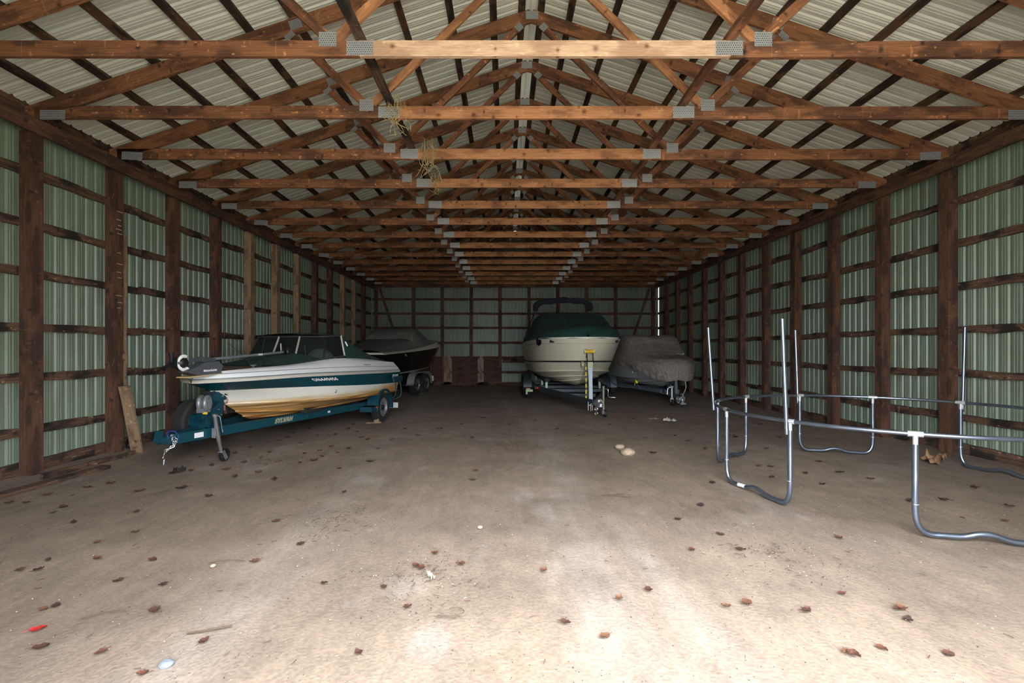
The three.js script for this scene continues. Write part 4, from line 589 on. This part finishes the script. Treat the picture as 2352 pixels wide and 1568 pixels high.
// ---------------------------------------------------------------- trampoline frame
{
  const C = [4.31, -5.4], R = 1.78, H = 0.83;
  const t = group('trampoline_frame', 'round galvanised trampoline frame without mat, on bent tube legs', 'trampoline', [C[0], 0, C[1]]);
  const tubeMat = M(0xc6d3e4, 0.3, 0.9, { map: galv.map }), socket = M(0xdfe4e8, 0.3, 0.7);
  const pt = (deg, r = R, y = H) => [Math.cos(deg * Math.PI / 180) * r, y, -Math.sin(deg * Math.PI / 180) * r];
  for (let i = 0; i < 6; i++) { const a0 = 27 + 60 * i, pts = []; for (let k = 0; k <= 10; k++) pts.push(pt(a0 + 6 * k)); part(t, 'rim_segment', tube(pts, .0185, 40, 14), tubeMat); }
  for (let i = 0; i < 12; i++) { const a = 27 + 30 * i, p = pt(a), T = [pt(a - 1.6), p, pt(a + 1.6)]; part(t, 't_socket', merge([tube(T, .0235, 6, 14), rod([p[0], H, p[2]], [p[0], H - .1, p[2]], .0185, 14)]), socket); }
  // legs: each a bent tube joining two neighbouring sockets
  for (let i = 0; i < 6; i++) {
    const a = 27 + 60 * i, b = a - 30, A = pt(a), B = pt(b), mid = [(A[0] + B[0]) / 2, (A[2] + B[2]) / 2];
    const q = (k, y) => [lerp(A[0], B[0], k), y, lerp(A[2], B[2], k)], f = .024;
    part(t, 'leg', tube([q(0, H - .085), q(0, .5), q(0, .2), q(.012, .115), q(.05, .05), q(.11, f), q(.2, f), q(.34, .03), q(.44, .058), q(.5, .064), q(.56, .058), q(.66, .03), q(.8, f), q(.89, f), q(.95, .05), q(.988, .115), q(1, .2), q(1, .5), q(1, H - .085)], .0225, 130, 14), tubeMat);
    part(t, 'leg_sleeve', merge([rod([A[0], .255, A[2]], [A[0], .262, A[2]], .0238, 14), rod([B[0], .255, B[2]], [B[0], .262, B[2]], .0238, 14)]), socket);
    if (i === 3) part(t, 'leg_sticker', merge([tube([q(.66, .03), q(.72, .027), q(.78, .0245)], .0232, 8, 14)]), M(0xc9ccce, 0.55)); // pale label on one foot
    const o = pt(a, R + .05, H - .12), p = pt(a, R + .12, 1.81);
    part(t, 'net_pole', merge([rod(o, p, .019, 14)]), tubeMat);
    part(t, 'pole_clamp', merge([rod(pt(a, R - .01, H - .06), pt(a, R + .075, H - .06), .007, 8), rod(pt(a, R - .01, H + .0), pt(a, R + .075, H + .0), .007, 8)]), chrome);
  }
}
// ---------------------------------------------------------------- smaller things
const planks = [ // [label, length, height, thickness, position, rotation euler, material]
  ['loose_plank', 'grey weathered plank leaning against the post that has staples up its side', 1.0, .15, .03, [-5.42, .5, -6.92], [0.13, .12, Math.PI / 2 + .08], W.grey[0]],
  ['loose_plank', 'narrow rotten plank lying along the foot of the wall near the post', 1.3, .11, .035, [-5.35, .02, -6.2], [0, Math.PI / 2 - .05, 0], W.girt[0]],
  ['loose_plank', 'long weathered plank half buried at the foot of the wall', 1.9, .14, .04, [-5.2, .015, -5.2], [Math.PI / 2, 0, Math.PI / 2 + .06], W.girt[1]],
  ['loose_plank', 'short rotten plank lying beside the trailer tongue at the wall', .8, .12, .035, [-5.3, .02, -7.9], [0, Math.PI / 2 + .1, 0], W.girt[1]],
];
for (const [n, label, L, H, T, p, r, m] of planks) { const o = solo(n, timber(L, H, T, Math.round(L * 10), .01), m, label, 'plank', p); o.rotation.set(...r); }
{ // staples and a side strip on the stapled post
  const o = group('paper_strips', 'torn pale paper strips stapled up a wall post', 'paper', [XL + .004, 0, trussZ(3)]);
  for (const [i, y] of [3.62, 3.5, 3.42, 3.36, 3.3, 3.02, 2.86, 2.74, 2.66, 2.4, 2.3, 2.22].entries()) part(o, 'paper_strip', box(.006, .012, .1 - (i % 3) * .02), M(0x9a8f80, 0.8), [0, y - .1, (i % 2) * .015]);
}
const stray = M(0xb09b6e, 0.95);
{ // dry roots and grass hanging from the chords
  const nest = (label, x, y, z, n, len) => { reseed(Math.round(x * 100) + 900); const g = []; for (let i = 0; i < n; i++) { const a = rr(-.09, .09), c = rr(-.05, .05), l = rr(.3, 1) * len, pts = [[a, rr(0, .1), c]]; for (let k = 1; k < 5; k++) pts.push([a + rr(-.05, .05) * k * .6, -l * k / 4, c + rr(-.03, .03) * k]); g.push(tube(pts, .003, 10, 4)); } const o = group('hanging_roots', label, 'roots', [x, y, z], 0, undefined); o.userData.kind = 'stuff'; part(o, 'strands', merge(g), stray); };
  nest('dry grass and roots tangled round the second truss, trailing long thread ends', -1.29, CHORD + .12, trussZ(2) + .06, 16, .5);
  nest('thick bundle of dry roots hanging below the third truss', -1.12, CHORD + .12, trussZ(3) + .06, 24, .55);
  nest('few dry roots hanging from the brace at the fourth truss', -1.2, CHORD + .1, trussZ(4) + .06, 14, .4);
}
// dead leaves, each its own
const leafMats = [[66, 38, 26], [82, 48, 32], [52, 31, 25], [94, 62, 42]].map((c) => M(new THREE.Color(c[0] / 255, c[1] / 255, c[2] / 255).convertSRGBToLinear(), 0.85));
function leafGeo(seed) { reseed(seed); const P = [], I = [], n = 8, out = []; for (let i = 0; i <= n; i++) { const t = i / n, w = Math.sin(Math.PI * Math.pow(t, .8)) * rr(.3, .46); for (const s of [-1, 0, 1]) P.push((t - .5), .1 * Math.abs(s) * rr(.3, 1.6) + .16 * (t - .5) ** 2 * rr(.5, 2.4) + .02, s * w); } for (let i = 0; i < n; i++) for (let k = 0; k < 2; k++) { const a = i * 3 + k; I.push(a, a + 1, a + 4, a, a + 4, a + 3); } const g = new THREE.BufferGeometry(); g.setAttribute('position', new THREE.Float32BufferAttribute(P, 3)); g.setIndex(I); g.computeVertexNormals(); const st = rod([-.5, .05, 0], [-.85, .09, .06], .018, 5); return merge([g, st]); }
const leaves = [1, 2, 3, 4].map(leafGeo);
const leafAt = [[-4.08,-5.85],[-3.95,-6.01],[-3.55,-5.24],[-4.79,-5.01],[-4.21,-4.45],[-4.26,-4.61],[-3.93,-5.14],[-2.71,-5.61],[-3.05,-5.91],[-2.03,-4.23],[-3.08,-3.98],[-3.46,-4.48],[-3.22,-3.77],[-2.97,-3.48],[-2.54,-3.45],[-3.3,-3.45],[-3.22,-3.3],[-3.35,-3.3],[-3.23,-5.71],[-2.21,-3.09],[-2.04,-2.78],[-2.66,-2.83],[-2.7,-2.8],[-0.63,-3.36],[-0.59,-3.33],[-0.32,-3.39],[-0.78,-3.06],[-0.58,-2.82],[-0.74,-2.4],[-1.57,-2.49],[-2.37,-2.44],[-2.03,-2.4],[-1.7,-2.24],[2.35,-5.45],[1.9,-4.67],[1.54,-4.28],[1.76,-3.93],[0.69,-2.92],[1.3,-2.83],[1.44,-2.86],[0.52,-2.53],[2.2,-2.38],[1.73,-2.38],[2.32,-2.81],[2.09,-2.98],[1.91,-2.43],[1.74,-2.78],[1.41,-3.63],[1.78,-3.63],[2.68,-3.86],[4.42,-4.83],[4.87,-4.63],[4.43,-4.25],[2.29,-2.8],[2.26,-2.69],[3.29,-6.24],[3.42,-6.19],[3.16,-5.69],[3.67,-5.87],[3.56,-5.39],[-4.3,-6.74],[-3.87,-6.29],[-3.97,-7.03],[-3.95,-7.4],[-3.78,-7.96],[-3.76,-8.24],[-3.32,-7.74],[-2.93,-6.97],[-3.49,-7.08],[-2.79,-7.18],[-2.61,-6.8],[-2.74,-7.5],[-2.47,-7.03],[-2.41,-7.33],[-3.84,-8.66],[-3.75,-9.14],[-3.32,-8.44],[-3.04,-8.53],[-3.01,-9.14],[-2.74,-8.8],[-2.49,-8.24],[-2.32,-8.04],[-1.95,-7.33],[-3.08,-9.66],[-3.42,-6.69],[-3.52,-6.43],[-3.54,-6.06],[-3.08,-6.48],[-2.75,-6.41],[-2.62,-6.53],[-2.13,-6.12],[-1.84,-6.48],[-1.91,-8.04],[-1.93,-9.14],[-1.55,-8.44],[-1.6,-9.95],[-1.26,-9.14],[-0.9,-9.66],[-0.58,-8.24],[-0.5,-10.58],[0.07,-9.66],[0.63,-10.26],[0.98,-9.14],[1.29,-8.44],[2.09,-9.66],[2.78,-10.45],[2.38,-8.24],[2.98,-8.44],[3.03,-7.96],[3.05,-7.33],[3.99,-8.32],[2.16,-7.03],[-0.39,-6.01],[-1.72,-5.1],[-3.79,-4.2],[-4.75,-4.74],[-4.92,-4.74],[-4.48,-5.43],[-4.6,-5.26],[-3.07,-4.95],[-0.39,-5.57],[0.33,-2.66],[0.9,-3.02],[0.26,-3.29],[5.18,-10.58],[5.12,-9.66],[4.7,-8.24],[3.99,-7.33],[4.23,-6.48],[4.12,-5.91],[4.27,-5.61],[4.05,-4.8],[4.11,-4.31],[5.15,-5.26],[1.71,-2.4],[-1.18,-3.11],[-1.6,-3.73],[-0.53,-3.57],[-1.8,-3.43],[-2.54,-3.14]];
reseed(4242);
for (const [x, z] of leafAt) {
  const far = -z, tone = Math.floor(rnd() * 4), where = Math.hypot(x - 4.31, z + 5.4) < 1.8 ? 'under the trampoline frame' : z < -7.6 ? 'on the earth floor towards the back boats' : x < -2.3 && z < -5.4 ? 'on the earth floor beside the teal trailer' : x < -1.5 ? 'on the earth floor along the wall side of the doorway' : x > 3 ? 'on the earth floor outside the trampoline legs' : 'on the open pale floor';
  const m = solo('dead_leaf', pick(leaves), leafMats[tone], `curled ${['brown', 'reddish brown', 'blackish brown', 'tan'][tone]} dead leaf ${where}`, 'leaf', [x, .004, z], rr(0, 6.28), 'dead leaves on the floor');
  const s = far < 4.5 ? rr(.05, .075) : rr(.065, .11); m.scale.set(s, s * rr(.7, 1.3), s);
}
// single finds on the floor
const rock = (seed, r) => { const g = new THREE.IcosahedronGeometry(r, 2), p = g.attributes.position; for (let i = 0; i < p.count; i++) { const v = V(p.getX(i), p.getY(i), p.getZ(i)), k = .75 + .5 * fbm(v.x / r * 1.3 + 9, v.y / r * 1.3 + v.z / r * 1.7 + 9, 4096, 4096, seed, 3); v.multiplyScalar(k); p.setXYZ(i, v.x, v.y * .55, v.z); } g.computeVertexNormals(); return g; };
const pale = M(0x9f8d76, 0.9), stone = M(0x6d757b, 0.85), card = M(0x8a6a4c, 0.9), paper = M(0xcfc8bb, 0.85);
solo('rock', rock(1, .1), pale, 'large pale rock of the pair lying mid floor', 'rock', [1.77, .03, -6.95]);
solo('rock', rock(2, .075), pale, 'smaller pale rock of the pair lying mid floor', 'rock', [1.74, .03, -7.32]);
solo('rock', rock(3, .03), stone, 'small blue grey stone on the open floor', 'rock', [-1.63, .01, -2.3]);
solo('rock', rock(4, .02), pale, 'small white pebble beside a dry stalk', 'rock', [-2.05, .008, -3.35]);
solo('rock', rock(5, .02), M(0xb9b5ac, 0.95), 'white crumbling lump of lime on the floor', 'rock', [-.22, .006, -4.08]);
const crumple = (w, d, seed, lift = .04) => { const g = new THREE.PlaneGeometry(w, d, 8, 6); g.rotateX(-Math.PI / 2); const p = g.attributes.position; for (let i = 0; i < p.count; i++) { const k = fbm(p.getX(i) / w * 4 + 9, p.getZ(i) / d * 4 + 9, 4096, 4096, seed, 2); p.setY(i, .004 + lift * k * k * 1.6); p.setX(i, p.getX(i) * (1 - .25 * hash(i, 3, seed))); } g.computeVertexNormals(); return g; };
solo('paper_scrap', crumple(.26, .16, 3, .05), paper, 'crumpled white paper on the floor ahead of the grey tarpaulin boat', 'paper', [3.45, .004, -10.1], .3);
solo('paper_scrap', crumple(.2, .12, 5, .03), paper, 'flat strip of pale paper beside the crumpled one', 'paper', [3.2, .004, -10.35], .1);
solo('cardboard_scrap', crumple(.28, .2, 8, .12), card, 'folded brown cardboard scrap between the trampoline and wall', 'cardboard', [5.72, .004, -6.4], .5);
solo('cloth_scrap', crumple(.15, .12, 12, .07), M(0x1c1a1a, 0.95), 'black rag on the whitish floor patch by the trailer jack', 'rag', [-4.02, .004, -5.9], .4);
solo('bag', (() => { const g = rock(21, .1); g.scale(.7, 2, .8); return g; })(), M(0x121214, 0.5), 'small black plastic bag at the foot of the stapled post', 'bag', [-5.7, .1, -7.3]);
solo('red_leaf', leaves[1].clone().scale(.075, .075, .075), M(0xa51f1c, 0.7), 'bright red leaf lying on the floor', 'leaf', [-2.53, .006, -2.59], .5);
solo('paper_scrap', crumple(.03, .02, 14, .02), M(0x1f6fae, 0.6), 'tiny blue plastic scrap on the floor', 'plastic', [-3.35, .006, -8.7]);
solo('wood_chip', crumple(.03, .09, 15, .03), M(0xcdb79a, 0.85), 'pale wood splinter standing in loose dirt', 'wood', [-.5, .008, -3.18], .6);
solo('wheel_chock', merge([box(.3, .025, .08, 0, .013, 0), box(.1, .06, .08, .05, .05, .02, 0, .2, .3)]), M(0x7a674b, 0.9), 'broken wood chock under the white boat trailer wheel', 'wood', [-2.72, 0, -9.86], .25);
const twig = (label, pts, x, z, r = .004) => solo('twig', merge(pts.map((p) => tube(p, r, 14, 5))), M(0x4d3d30, 0.95), label, 'twig', [x, .006, z]);
twig('small dry forked twig lying on the open floor', [[[-.12, 0, -.03], [0, .012, 0], [.16, .004, .06]], [[0, .012, 0], [.06, .008, -.05], [.12, 0, -.07]]], 1.12, -4.95, .004);
twig('curled loop of dry root on the bright floor', [[[-.07, 0, .02], [-.03, .01, .045], [.04, .01, .04], [.08, .006, -.01], [.04, .01, -.045], [-.01, .004, -.04]], [[-.09, 0, .03], [0, .008, .055], [.07, .003, .045]]], -.32, -2.75, .002);
twig('straight dark stick on the floor by the bright leaf', [[[-.09, .004, .05], [0, .01, 0], [.09, .004, -.04]]], -2.3, -2.74, .003);
twig('grey stick lying on the floor near a blue stone', [[[-.1, .004, .03], [0, .008, .01], [.1, .004, -.04]]], -1.6, -2.58, .005);
twig('thin bent stalk lying on the brown floor', [[[-.1, 0, .0], [-.02, .02, .02], [.06, .012, -.02], [.13, 0, -.03]]], -2.0, -3.4, .002);
twig('long thin straw lying between trailer and door', [[[-.12, 0, .12], [0, .012, .02], [.1, .002, -.14]]], -3.7, -5.0, .002);
{ // a seedling in the earth behind the trailer wheel
  const s = group('seedling', 'small green weed growing beside the black trailer wheel', 'weed', [-2.72, 0, -15.6]); part(s, 'stem', merge([tube([[0, 0, 0], [.01, .1, 0], [.02, .2, .01]], .005, 8, 5)]), M(0x3c5a24, 0.8));
  for (let i = 0; i < 8; i++) { const l = part(s, 'leaf', leaves[i % 4], M(0x4f7f2c, 0.7), [Math.cos(i * 2.4) * .06, .06 + i * .02, Math.sin(i * 2.4) * .06]); l.scale.setScalar(.09); l.rotation.y = i * 2.4; }
}
solo('white_panel', (() => { const s = new THREE.Shape(); s.moveTo(-.25, -.28); s.lineTo(.22, -.3); s.lineTo(.25, .2); s.quadraticCurveTo(.2, .3, .1, .3); s.lineTo(-.25, .3); s.closePath(); const g = new THREE.ExtrudeGeometry(s, { depth: .02, bevelEnabled: false }); g.rotateY(-Math.PI / 2); return g; })(), M(0xd9d8d2, 0.7), 'white board with a rounded corner fixed high on the wall girts', 'board', [XR + .125, 3.35, -5.71]);
solo('paper_scrap', crumple(.36, .2, 31, .07), M(0xcfc8ae, 0.9), 'cream paper scrap lying on the bow of the grey tarpaulin', 'paper', [4.72, 1.36, -13.2], .2);
solo('switch_box', merge([chamferBox(.2, .22, .09, .01), box(.06, .03, .02, 0, -.03, .05)]), whitePlastic, 'small white box on the end wall panel beside the black trailer', 'box', [-3.17, .29, ZB + .04]);
{ // loose grit, needles and crumbs strewn over the earth: too small and too many to count
  reseed(8181);
  const crumb = new THREE.IcosahedronGeometry(1, 0), needle = new THREE.CylinderGeometry(.12, .1, 2, 4); needle.rotateZ(Math.PI / 2); needle.translate(0, .1, 0);
  const mats = [M(0x3a2a20, 0.95), M(0xa3968a, 0.95), M(0x4a382a, 0.95)], names = ['dark_crumbs', 'pale_grit', 'dry_needles'], labels = ['dark crumbs of bark and soil strewn over the earth floor', 'pale grit strewn over the earth floor', 'dry needles and bits of stalk strewn over the earth floor'];
  for (let k = 0; k < 3; k++) {
    const n = [1500, 1100, 700][k], o = new THREE.InstancedMesh(k === 2 ? needle : crumb, mats[k], n), d = new THREE.Object3D(); o.name = names[k]; o.userData = { label: labels[k], category: 'litter', kind: 'stuff' };
    for (let i = 0; i < n; i++) {
      const z = -1.6 - 10 * Math.pow(rnd(), 1.7), cl = rnd() < [.45, .15, .5][k], cx = cl ? [-3.3, -1.5, .1, 2.0, -.5][i % 5] + rr(-.6, .6) * rr(0, 1) : rr(-5, 5.6), cz = cl ? [-6.6, -4.2, -7.5, -3.6, -3.2][i % 5] + rr(-.5, .5) * rr(0, 1.4) : z, s = k === 2 ? rr(.008, .022) : rr(.002, .0055);
      d.position.set(cx, .004, cz); d.rotation.set(0, rr(0, 6.28), rr(-.1, .1)); d.scale.set(s, s * (k === 2 ? 1 : .6), s); d.updateMatrix(); o.setMatrixAt(i, d.matrix);
    }
    scene.add(o);
  }
}
shade(scene);
renderer.render(scene, camera);
